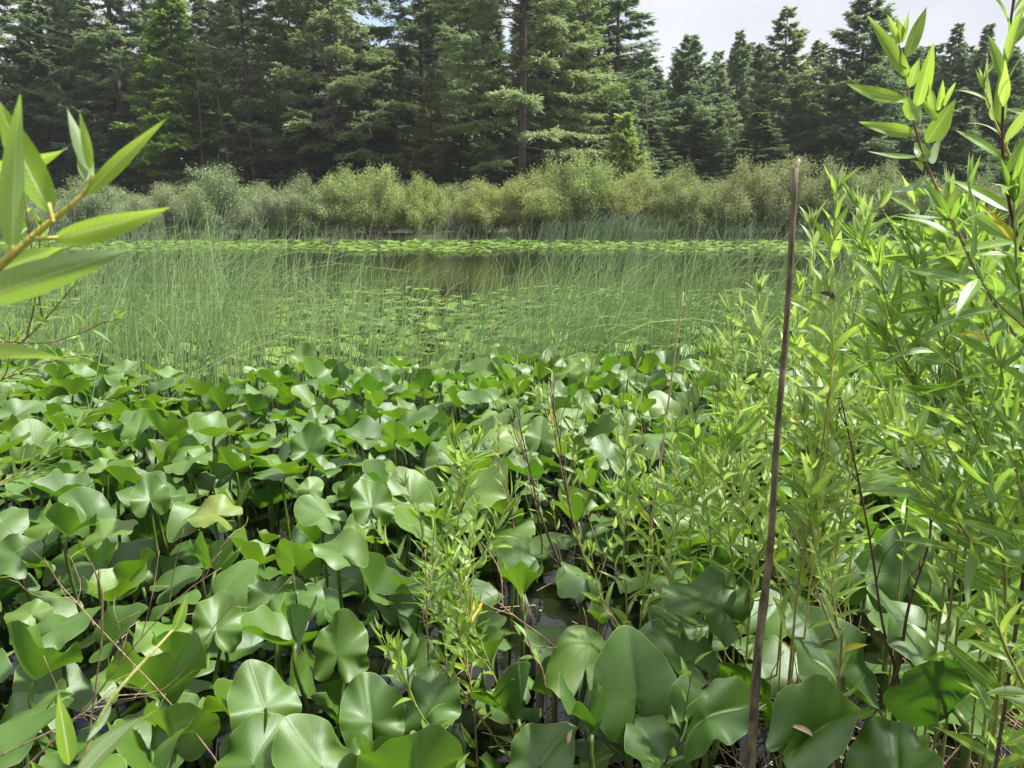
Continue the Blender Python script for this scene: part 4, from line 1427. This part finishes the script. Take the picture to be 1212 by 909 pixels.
e = px_shoot("willow branch with drooping leaf at the bottom right corner", [(1290, 900), (1225, 830), (1196, 780), (1178, 735)], .95, .95, .0048, .0018, .02, .082, .018, .45,
             WIL_BIG, TWIG_G, 440, GR, seg=10, up=60, ground=False)

# --- the finer yellow-green thicket around the stick
GM = "willow shoots of the thicket around the stick"
MT = [
    ("tallest shoot of the fine thicket right of the stick, above the reeds", [(958, 700), (972, 600), (985, 430), (983, 330), (992, 225)], 1.75, 1.75),
    ("fine willow shoot leaning right from the tallest one's top", [(965, 690), (985, 560), (1000, 400), (1022, 262)], 1.95, 1.95),
    ("fine willow shoot between stick and tallest fine shoot", [(948, 690), (962, 560), (966, 420), (962, 270)], 1.95, 1.95),
    ("fine willow shoot rising just right of the stick", [(930, 680), (940, 560), (942, 450), (945, 345)], 2.2, 2.2),
    ("fine willow shoot whose tip touches the stick from the left", [(905, 690), (908, 560), (905, 450), (898, 345)], 2.3, 2.3),
    ("pale fine willow shoot left of the stick, tip in the reeds", [(880, 690), (878, 580), (872, 470), (864, 372)], 2.3, 2.3),
    ("bushy fine willow shoot midway between dry stalk and stick", [(850, 690), (852, 590), (848, 490), (838, 420)], 2.35, 2.35),
    ("fine willow shoot just right of the tan dry stalk", [(815, 690), (818, 600), (822, 520), (826, 450)], 2.3, 2.3),
    ("short fine willow shoot at the foot of the tan dry stalk", [(792, 700), (795, 640), (800, 570), (795, 510)], 2.2, 2.2),
    ("fine willow shoot low left of the stick", [(870, 720), (865, 650), (858, 580), (862, 520)], 2.05, 2.05),
    ("fine willow shoot crossing behind the stick", [(925, 720), (912, 650), (890, 560), (882, 500)], 2.15, 2.15),
    ("yellow fine willow shoot right of the stick at mid height", [(985, 720), (978, 640), (962, 560), (950, 490)], 1.95, 1.95),
    ("fine willow shoot right of the two thin stems", [(1010, 640), (1022, 560), (1030, 480), (1035, 410)], 2.0, 2.0),
    ("fine willow shoot in front of the pale lily leaves at right", [(1000, 620), (1008, 540), (1012, 470), (1008, 400)], 2.2, 2.2),
    ("fine willow shoot in the right of the thicket below the tallest", [(990, 650), (1002, 590), (1010, 530), (1024, 480)], 1.9, 1.9),
    ("low fine willow shoot behind the broad flat lily leaf", [(838, 700), (842, 650), (836, 600), (830, 555)], 2.2, 2.2),
    ("low bushy fine willow shoot left of the stick's middle", [(890, 700), (895, 660), (885, 610), (875, 570)], 2.0, 2.0),
    ("fine willow shoot with a yellow leaf right of the stick's middle", [(945, 700), (955, 640), (975, 570), (988, 520)], 2.0, 2.0),
    ("fine willow shoot with tip left of the pale reeds gap", [(870, 640), (885, 540), (925, 440), (930, 390)], 2.4, 2.4),
    ("thin fine willow shoot behind the bushy midway one", [(838, 650), (862, 560), (880, 470), (888, 410)], 2.5, 2.5),
]
for i, (lab, pix, d0, d1) in enumerate(MT):
    px_shoot(lab, pix, d0, d1, .0032, .0011, .033, .108 * U(.88, 1.1), .021 * U(.9, 1.1), .36, WIL_YEL if i % 3 else WIL_BIG, TWIG_G if i % 2 else TWIG_Y, 500 + i, GM,
             twigs=3, up=42, seg=7, tipn=6, yellow=.012)

# --- the loose sprigs in the middle
GS = "loose willow sprigs in the middle of the lily bed"
ST = [
    ("leafy yellow-green willow sprig left of the tan dry stalk", [(742, 730), (738, 660), (742, 580), (738, 505)], 2.0, .065, .012, WIL_YEL, TWIG_G, .022, 3, .1),
    ("leafy willow sprig at the tan dry stalk's foot", [(758, 740), (768, 680), (770, 620), (762, 560)], 2.0, .065, .012, WIL_BIG, TWIG_G, .022, 3, .1),
    ("short willow sprig beside the big upright dark leaf", [(735, 760), (716, 720), (706, 690), (700, 655)], 1.9, .05, .01, WIL_BIG, TWIG_R, .024, 2, .2),
    ("brown-stemmed willow sprig with yellow tip above the pale upright leaf", [(700, 690), (672, 590), (656, 500), (655, 405)], 2.7, .05, .009, WIL_YEL, TWIG_R, .04, 4, .35),
    ("brown-stemmed willow sprig left of the yellow-tipped one", [(690, 720), (650, 640), (620, 540), (612, 420)], 2.6, .05, .009, WIL_YEL, TWIG_R, .045, 4, .4),
    ("sparse willow sprig with yellow flower-like tuft", [(720, 690), (690, 590), (678, 520), (700, 435)], 2.8, .05, .01, WIL_YEL, TWIG_R, .04, 4, .4),
    ("light green willow sprig spreading over the middle lily leaves", [(520, 740), (535, 660), (545, 600), (560, 535)], 2.15, .085, .014, WIL_BIG, TWIG_G, .02, 4, .3),
    ("willow sprig left of the light green spreading one", [(505, 730), (500, 660), (498, 620), (480, 575)], 2.2, .06, .011, WIL_YEL, TWIG_G, .024, 2, .3),
    ("willow sprig leaning right from the light green spreading one", [(540, 740), (565, 670), (590, 620), (610, 580)], 2.2, .07, .012, WIL_YEL, TWIG_G, .024, 3, .25),
    ("long-leaved willow sprig rising before the pale flat lily leaf", [(528, 780), (518, 720), (512, 670), (516, 600)], 2.05, .07, .012, WIL_MID, TWIG_G, .022, 3, .25),
    ("drooping willow sprig with orange tip at the pale flat lily leaf", [(560, 830), (545, 760), (540, 700), (556, 650)], 1.8, .055, .011, WIL_BIG, TWIG_R, .02, 4, .1),
    ("feathery willow sprig left of the dark open water", [(610, 880), (585, 800), (560, 740), (548, 690)], 1.75, .05, .010, WIL_BIG, TWIG_G, .018, 5, .1),
    ("small three-leaved willow sprig in front of the dark open water", [(645, 810), (630, 775), (622, 740), (619, 715)], 1.8, .05, .011, WIL_BIG, TWIG_R, .03, 0, .5),
    ("willow sprig with pale leaves by the small folded lily leaf", [(520, 900), (490, 830), (475, 790), (468, 770)], 1.55, .05, .011, WIL_BIG, TWIG_G, .02, 1, .35),
    ("low willow sprig below the S-curved lily leaf", [(780, 930), (800, 885), (825, 872), (850, 868)], 1.5, .05, .010, WIL_MID, TWIG_D, .022, 2, .2),
    ("yellow sprig between the stick and the forked twig", [(995, 780), (990, 740), (985, 705), (978, 685)], 1.55, .05, .011, WIL_YEL, TWIG_R, .022, 0, .65),
    ("willow sprig in front of the middle bed's bright undersides", [(610, 640), (600, 580), (590, 540), (592, 505)], 2.8, .05, .009, WIL_YEL, TWIG_R, .04, 2, .4),
    ("willow sprig right of the brown-stemmed sprigs, over grey leaves", [(790, 650), (770, 560), (757, 490), (752, 420)], 2.7, .055, .01, WIL_YEL, TWIG_G, .035, 3, .25),
]
for i, (lab, pix, d, ll, lw, m, tm, sp, tw_, st) in enumerate(ST):
    px_shoot(lab, pix, d, d, .0036, .0011, sp * 1.4, ll * 1.45, lw * 1.65, min(.6, st + .1), m, tm, 600 + i, GS, name="willow_sprig", twigs=tw_, up=40, seg=7, tipn=5, yellow=.025, sparse=.85)

# --- farther small branch behind the near one at left
px_shoot("small willow branch with narrow pale leaves behind the near left leaves", [(-40, 430), (20, 408), (60, 370), (100, 322)], 1.25, 1.25, .0034, .0012, .014, .045, .009, .1, WIL_MID, TWIG_R,
         650, None, name="willow_branch", twigs=4, up=48, ground=False)
px_shoot("thin willow twig hanging at the left edge above the lily bed", [(-60, 470), (0, 450), (50, 430), (95, 420)], 1.3, 1.3, .003, .001, .016, .045, .009, .2, WIL_MID, TWIG_R,
         651, None, name="willow_branch", twigs=3, up=48, ground=False)
px_shoot("spray of pale narrow willow leaves at the left edge of the lily bed", [(-60, 600), (-20, 580), (10, 570), (40, 560)], 1.5, 1.5, .003, .001, .012, .06, .008, .1, WIL_MID, TWIG_G,
         652, None, name="willow_branch", twigs=3, up=35, ground=False)
# --- blurred pale leaves at the lower left
D = .62
base = at_d(70, 960, D)
e = empty("willow_sprig", base, "blurred pale willow sprig close to the lens at the lower left", "willow")
b = MB()
P = spline([np.array([base[0] - .10, base[1] - .02, .08]), np.array([base[0] - .06, base[1], base[2] * .5]), np.array([base[0] - .02, base[1], base[2] - .08]), at_d(60, 960, D), at_d(95, 905, D), at_d(130, 830, D + .03), at_d(205, 745, D + .1)], 48)
tube(b, P, np.linspace(.0036, .0013, 48), 8, .5)
b.build("stem", TWIG_G, e, base)
for i, (p0, p1, d0, d1, w, roll, cv, tint, flip) in enumerate([
    ((82, 905), (68, 820), D, D + .02, 24, .2, .3, .9, False), ((90, 925), (165, 850), D - .04, D, 30, .5, .3, .4, True), ((90, 900), (190, 838), D, D + .04, 18, .7, .2, .6, True),
    ((130, 832), (100, 880), D + .03, D, 15, .6, .4, .4, True), ((205, 748), (222, 700), D + .1, D + .12, 16, .5, .3, .5, False), ((60, 940), (35, 900), D, D, 22, .5, .3, .5, False),
]):
    px_leaf(e, base, p0, p1, d0, d1, w, WIL_BIG, 380 + i, roll, cv, .3, tint, flip)


# --- bare twigs
def twig_tree(label, pix, d, r0, r1, kids, mat, seed, leaves=0, name="bare_twig", klen=.2, kup=.3):
    rs = np.random.RandomState(seed)
    P0 = [at_d(x, y, d) for x, y in pix]
    dr = norm(P0[0] - P0[1])
    if P0[0][2] > .05:
        run = min(.45, (P0[0][2] + .08) / max(.05, -dr[2]))
        b0 = P0[0] + dr * run
        P0 = [b0] + P0
        if b0[2] > .02:
            b1 = b0 + dr * .15
            b1[2] = -.08 if b1[1] > shore(b1[0]) else ground_z(b1[0], b1[1]) - .02
            P0 = [b1] + P0
    P = spline(P0, 24)
    base = P[0]
    e = empty(name, base, label, "twig", "bare twigs over the lily bed")
    sb, lb = MB(), MB()
    tube(sb, P, np.linspace(r0, r1, 24), 6, .5)
    for k in range(kids):
        f = rs.uniform(.3, .95)
        q = np.array([np.interp(f, np.linspace(0, 1, 24), P[:, j]) for j in range(3)])
        T = norm(np.array([np.interp(min(1, f + .05), np.linspace(0, 1, 24), P[:, j]) for j in range(3)]) - q + 1e-9)
        D = norm(T + norm(rs.normal(0, 1, 3)) * .8 + np.array([0, 0, kup]))
        L = rs.uniform(.4, 1.2) * klen
        Q = spline([q, q + D * L * .5 + rs.normal(0, .008, 3), q + D * L + rs.normal(0, .015, 3)], 8)
        tube(sb, Q, np.linspace(r1 * 1.3, r1 * .5, 8), 5, .5)
        for j in range(rs.randint(0, 4)):
            h = Q[rs.randint(2, 8)]
            D2 = norm(D + norm(rs.normal(0, 1, 3)))
            tube(sb, spline([h, h + D2 * L * .25], 3), [r1 * .8, r1 * .6, r1 * .4], 4, .5)
        for j in range(leaves):
            if rs.uniform() < .6:
                willow_leaf(lb, Q[-1 - j], norm(D + rs.normal(0, .4, 3)), rs.normal(0, 1, 3), rs.uniform(.02, .04), rs.uniform(.005, .008), rs, .2, .4, rs.uniform(.3, .9), 6)
    sb.build("stem", mat, e, base)
    if lb.n:
        lb.build("leaves", WIL_BIG, e, base)


twig_tree("long tan bare twig slanting right across the near left lily leaves", [(30, 909), (100, 840), (150, 775), (215, 705), (262, 672)], 1.25, .0021, .0008, 5, TWIG_R, 701, 1, klen=.15)
twig_tree("bare reddish twig branching right over the heart-shaped leaf", [(90, 850), (130, 825), (200, 812), (262, 730), (300, 695)], 1.3, .0018, .0007, 5, TWIG_R, 702, 1, klen=.14)
twig_tree("upright stub of red-brown twig behind the near left twigs", [(115, 800), (120, 760), (121, 720), (122, 698)], 1.4, .0022, .0016, 1, TWIG_R, 703, 0, klen=.12)
twig_tree("red bare twig with tiny leaves at the left above the wide grey leaf", [(110, 735), (90, 712), (70, 690), (52, 660)], 1.5, .0018, .0007, 4, TWIG_R, 704, 1, klen=.12)
twig_tree("dark forked twig rising right of the stick", [(1030, 850), (1062, 795), (1075, 720), (1100, 640), (1098, 590)], 1.72, .0066, .0016, 3, TWIG_D, 705, 0, klen=.14, kup=.8)
twig_tree("dark thin twig left arm of the fork right of the stick", [(1062, 800), (1045, 740), (1030, 640), (1010, 540), (995, 470)], 1.73, .0046, .0015, 4, TWIG_D, 706, 0, klen=.14, kup=.7)
twig_tree("red-brown twig leaning left from the fork's foot", [(1040, 840), (1000, 775), (975, 720), (950, 655), (930, 610)], 1.75, .0046, .0014, 4, TWIG_R, 707, 0, klen=.15)
twig_tree("grey-brown bare stem leaning left through the middle sprigs", [(690, 740), (668, 680), (640, 610), (628, 560), (610, 480)], 2.35, .0062, .0016, 8, TWIG_D, 708, 1, klen=.26, kup=.7)
twig_tree("dark bare stem right of the grey-brown one", [(715, 720), (690, 660), (672, 590), (662, 520), (650, 460)], 2.45, .005, .0014, 8, TWIG_D, 709, 1, klen=.24, kup=.7)
twig_tree("bare branch slanting down across the dark open water", [(690, 800), (650, 760), (610, 730), (575, 700)], 1.9, .0046, .0016, 4, TWIG_R, 710, 0, klen=.15)
twig_tree("bent bare brown twig left of the dark open water", [(590, 880), (545, 815), (510, 770), (505, 700), (503, 650)], 1.75, .0038, .0014, 4, TWIG_R, 711, 1, klen=.14)
twig_tree("thin straight olive stem right of the stick", [(938, 760), (945, 690), (968, 560), (985, 440)], 1.7, .0042, .0016, 2, TWIG_G, 712, 0, klen=.15)
twig_tree("thin bare stem reaching from the sprigs to the reeds", [(790, 700), (770, 620), (745, 560), (735, 470)], 2.6, .0036, .0012, 5, TWIG_D, 713, 0, klen=.22, kup=.7)

# --- weathered stick and dry stalk
b = MB()
D = 1.40
pt, pb = at_d(942, 199, D + .06), at_d(888, 909, D - .13)
low = pb + (pb - pt) * .22
P = spline([low, pb, pb * .8 + pt * .2 + np.array([-.002, 0, 0]), pb * .62 + pt * .38 + np.array([.006, 0, 0]), pb * .45 + pt * .55 + np.array([.003, 0, 0]), pb * .25 + pt * .75 + np.array([.006, .004, 0]), pt], 40)
rr = np.interp(np.linspace(0, 1, 40), [0, .25, .6, 1], [.0096, .009, .0058, .0052]) * (1 + .04 * np.sin(np.arange(40) * 1.3) + .03 * np.sin(np.arange(40) * 2.9) + .10 * (np.arange(40) % 11 == 5))
e = empty("wooden_stick", (low[0], low[1], 0), "tall thin weathered brown stick standing upright in front of the thicket", "stick")
tube(b, P, rr, 12, .5)
b.build("shaft", STICK, e, (low[0], low[1], 0))
b = MB()
T = norm(P[-1] - P[-2])
tube(b, np.array([P[-1] - T * .004, P[-1] + T * .004, P[-1] + T * .012 + np.array([.004, 0, 0]), P[-1] + T * .016 + np.array([.006, 0, 0])]), [.0051, .0047, .003, .001], 8, .5)
o = b.build("broken_tip", TAN, e, (low[0], low[1], 0))
o["label"] = "pale splintered top end"
b = MB()
P = spline([at_d(768, 640, 2.5), at_d(780, 560, 2.5), at_d(792, 470, 2.5), at_d(809, 345, 2.5)], 20)
P[0][2] = -.05
tube(b, P, np.linspace(.0052, .0024, 20), 7, .5)
tag(b.build("dry_stalk", TAN, None, (P[0][0], P[0][1], 0)), "pale tan dry stalk slanting up from the lily bed left of the stick", "dry stalk")

# --- dead stumps in the dark water, a dry flake, a curled dead leaf
for i, (px, py, tx, ty, r0, lab) in enumerate([(627, 775, 619, 702, .022, "rounded grey dead stump standing in the dark open water"),
                                               (632, 800, 640, 768, .013, "pointed grey wood splinter in the dark open water"),
                                               (662, 800, 656, 780, .009, "small brown wood peg right of the splinter in the dark open water")]):
    d = 2.35 - .2 * i
    A0, A1 = at_d(px, py, d), at_d(tx, ty, d)
    A0[2] = -.15
    b = MB()
    rs = np.random.RandomState(i)
    P = spline([A0, (A0 + A1) / 2 + rs.normal(0, .006, 3), A1], 12)
    q = np.linspace(1.2, .85, 12)
    q[-1], q[-2] = .3, .7
    tube(b, P, q * r0, 9, .5)
    tag(b.build("dead_stump", DEAD, None, (A0[0], A0[1], 0)), lab, "stump")


def curled_flake(name, label, p, L, W, az, el, mat, cat):
    rs = np.random.RandomState(3)
    b = MB()
    d = np.array([math.sin(az) * math.cos(el), math.cos(az) * math.cos(el), math.sin(el)])
    willow_leaf(b, p, d, (0, -.3, 1), L, W, rs, 1.1, .7, .5, 10, .8)
    tag(b.build(name, mat, None, p), label, cat)


curled_flake("dry_leaf", "dry pinkish-brown leaf flake lying in the crease of the large folded lily leaf", at_z(962, 872, .485), .06, .016, -.9, .5, TAN, "dead leaf")
curled_flake("dead_leaf", "small dark curled dead leaf clinging to the tallest fine willow shoot", at_d(986, 356, 1.74), .05, .024, -.6, .8, TWIG_D, "dead leaf")
curled_flake("withered_leaf", "orange-brown withered leaf bit under the boat-shaped lily leaf", at_z(672, 880, .42), .05, .014, .4, .6, TAN, "dead leaf")

# --- tiny things afloat and dry litter on the near bank
rs = np.random.RandomState(77)
b = MB()
for k in range(420):
    y = rs.uniform(1.7, 4.2)
    x = rs.uniform(-1, 1) * .7 * y
    q = np.array([x, y, .004])
    a = rs.uniform(0, 6.28)
    if y < shore(x):
        continue
    if rs.uniform() < .5:
        s = rs.uniform(.004, .014)
        c, s_ = math.cos(a) * s, math.sin(a) * s
        b.add([q + [c, s_, 0], q + [-s_, c, 0], q + [-c, -s_, 0], q + [s_ * .8, -c * .8, 0]], [(0, 1, 2, 3)], (0, .3, rs.uniform(.2, .9)))
    else:
        tube(b, np.array([q, q + np.array([math.cos(a), math.sin(a), .05]) * rs.uniform(.05, .2)]), [.002, .0012], 4, .5, 1, cap=False)
tag(b.build("floating_litter", [PAD, TAN], smooth=False), "tiny floating leaves and straw bits on the dark water", "litter", kind="stuff")
b = MB()
for k in range(900):
    x = rs.uniform(.1, 1.9)
    y = rs.uniform(1.0, 2.3)
    a = rs.uniform(0, 6.28)
    L = rs.uniform(.08, .32)
    q = np.array([x, y, max(ground_z(x, y), 0) + rs.uniform(0, .06)])
    up_ = rs.uniform(0, .9) if rs.uniform() < .5 else rs.uniform(.9, 3)
    d = norm([math.cos(a), math.sin(a), up_])
    tube(b, np.array([q, q + d * L * .5 + rs.normal(0, .01, 3), q + d * L]), [.0022, .0018, .001], 4, .5, 0 if rs.uniform() < .7 else 1, cap=False)
tag(b.build("dry_litter", [TWIG_R, TAN]), "tangle of dry stems and fallen twigs on the near bank", "litter", kind="stuff")

# ------------------------------------------------------------------ thin air
hz = bpy.data.materials.new("thin_haze")
hz.use_nodes = True
hz.node_tree.nodes.clear()
ho = hz.node_tree.nodes.new("ShaderNodeOutputMaterial")
hv = hz.node_tree.nodes.new("ShaderNodeVolumePrincipled")
hv.inputs["Color"].default_value = (.95, .98, 1, 1)
hv.inputs["Density"].default_value = .0004
hz.node_tree.links.new(hv.outputs[0], ho.inputs["Volume"])
b = MB()
X0, X1, Y0, Y1, Z0, Z1 = -135, 135, -45, 165, -2.2, 36
b.add([(X0, Y0, Z0), (X1, Y0, Z0), (X1, Y1, Z0), (X0, Y1, Z0), (X0, Y0, Z1), (X1, Y0, Z1), (X1, Y1, Z1), (X0, Y1, Z1)],
      [(3, 2, 1, 0), (4, 5, 6, 7), (0, 1, 5, 4), (1, 2, 6, 5), (2, 3, 7, 6), (3, 0, 4, 7)], (0, 0, 0))
tag(b.build("haze", hz, smooth=False), "thin pale air over the pond and the forest edge", "haze", kind="stuff")

# ------------------------------------------------------------------ light
EL, AZ = rad(60), rad(78)
sun_d = bpy.data.lights.new("sun", "SUN")
sun_d.energy = 4.8
sun_d.angle = rad(6)
sun_d.color = (1, .98, .95)
sun = bpy.data.objects.new("sun", sun_d)
COL.objects.link(sun)
sdir = Vector((math.sin(AZ) * math.cos(EL), math.cos(AZ) * math.cos(EL), math.sin(EL)))
sun.rotation_euler = (-sdir).to_track_quat("-Z", "Y").to_euler()

W = bpy.data.worlds.new("World")
S.world = W
W.use_nodes = True
t = W.node_tree
t.nodes.clear()
out = t.nodes.new("ShaderNodeOutputWorld")
bg = t.nodes.new("ShaderNodeBackground")
sky = t.nodes.new("ShaderNodeTexSky")
sky.sky_type = "NISHITA"
sky.sun_disc = False
sky.sun_elevation = EL
sky.sun_rotation = AZ
sky.air_density = 1.0
sky.dust_density = 1.5
tc = t.nodes.new("ShaderNodeTexCoord")
mp = t.nodes.new("ShaderNodeMapping")
mp.inputs["Scale"].default_value = (1.0, 1.0, 2.2)
mp.inputs["Location"].default_value = (.3, .2, .1)
nz = t.nodes.new("ShaderNodeTexNoise")
nz.inputs["Scale"].default_value = 2.6
nz.inputs["Detail"].default_value = 7
nz.inputs["Roughness"].default_value = .52
n2 = t.nodes.new("ShaderNodeTexNoise")
n2.inputs["Scale"].default_value = 1.7
n2.inputs["Detail"].default_value = 5
cov = t.nodes.new("ShaderNodeMapRange")
cov.interpolation_type = "SMOOTHSTEP"
cov.inputs[1].default_value, cov.inputs[2].default_value = .34, .46
ramp = t.nodes.new("ShaderNodeMapRange")
ramp.inputs[1].default_value, ramp.inputs[2].default_value = .32, .68
cl = t.nodes.new("ShaderNodeMix")
cl.data_type = "RGBA"
cl.inputs[6].default_value = (2.95, 3.1, 3.55, 1)
cl.inputs[7].default_value = (4.5, 4.55, 4.75, 1)
mx = t.nodes.new("ShaderNodeMix")
mx.data_type = "RGBA"
L = t.links.new
L(tc.outputs["Generated"], mp.inputs[0])
L(mp.outputs[0], nz.inputs["Vector"])
L(mp.outputs[0], n2.inputs["Vector"])
L(nz.outputs["Fac"], cov.inputs[0])
L(n2.outputs["Fac"], ramp.inputs[0])
L(ramp.outputs[0], cl.inputs[0])
gd = ray(455, 6)
gd = gd / np.linalg.norm(gd)
dt = t.nodes.new("ShaderNodeVectorMath")
dt.operation = "DOT_PRODUCT"
L(tc.outputs["Generated"], dt.inputs[0])
dt.inputs[1].default_value = tuple(gd)
gp = t.nodes.new("ShaderNodeMapRange")
gp.interpolation_type = "SMOOTHSTEP"
gp.inputs[1].default_value, gp.inputs[2].default_value, gp.inputs[3].default_value, gp.inputs[4].default_value = math.cos(rad(3.6)), math.cos(rad(1.2)), 1, .25
L(dt.outputs["Value"], gp.inputs[0])
cm = t.nodes.new("ShaderNodeMath")
cm.operation = "MULTIPLY"
L(cov.outputs[0], cm.inputs[0])
L(gp.outputs[0], cm.inputs[1])
L(cm.outputs[0], mx.inputs[0])
L(sky.outputs[0], mx.inputs[6])
# an overcast sky is brighter overhead than at the horizon
sx = t.nodes.new("ShaderNodeSeparateXYZ")
L(tc.outputs["Generated"], sx.inputs[0])
gr = t.nodes.new("ShaderNodeMapRange")
gr.inputs[1].default_value, gr.inputs[2].default_value, gr.inputs[3].default_value, gr.inputs[4].default_value = .22, .9, 1.0, 2.5
L(sx.outputs[2], gr.inputs[0])
sc_ = t.nodes.new("ShaderNodeVectorMath")
sc_.operation = "SCALE"
L(cl.outputs[2], sc_.inputs[0])
L(gr.outputs[0], sc_.inputs["Scale"])
# clouds dimmed behind the camera, added to darken reflections on leaves facing it
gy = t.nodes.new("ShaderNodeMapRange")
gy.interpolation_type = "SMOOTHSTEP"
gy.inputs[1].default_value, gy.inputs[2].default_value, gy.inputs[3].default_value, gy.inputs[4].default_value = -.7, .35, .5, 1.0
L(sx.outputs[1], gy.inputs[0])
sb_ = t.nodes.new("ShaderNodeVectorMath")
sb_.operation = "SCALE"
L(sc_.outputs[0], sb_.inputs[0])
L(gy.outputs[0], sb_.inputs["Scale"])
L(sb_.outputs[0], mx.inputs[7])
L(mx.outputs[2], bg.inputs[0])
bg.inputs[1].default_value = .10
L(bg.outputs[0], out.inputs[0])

vs = S.view_settings
vs.view_transform = "Standard"
vs.look = "None"
vs.gamma = 1
vs.use_curve_mapping = False
vs.exposure = 1.2
S.cycles.max_bounces = 8
S.cycles.transmission_bounces = 6
S.cycles.diffuse_bounces = 4
S.cycles.use_denoising = True
S.cycles.use_adaptive_sampling = True
print("LEAVES", len(LEAVES), "chosen", len(chosen))
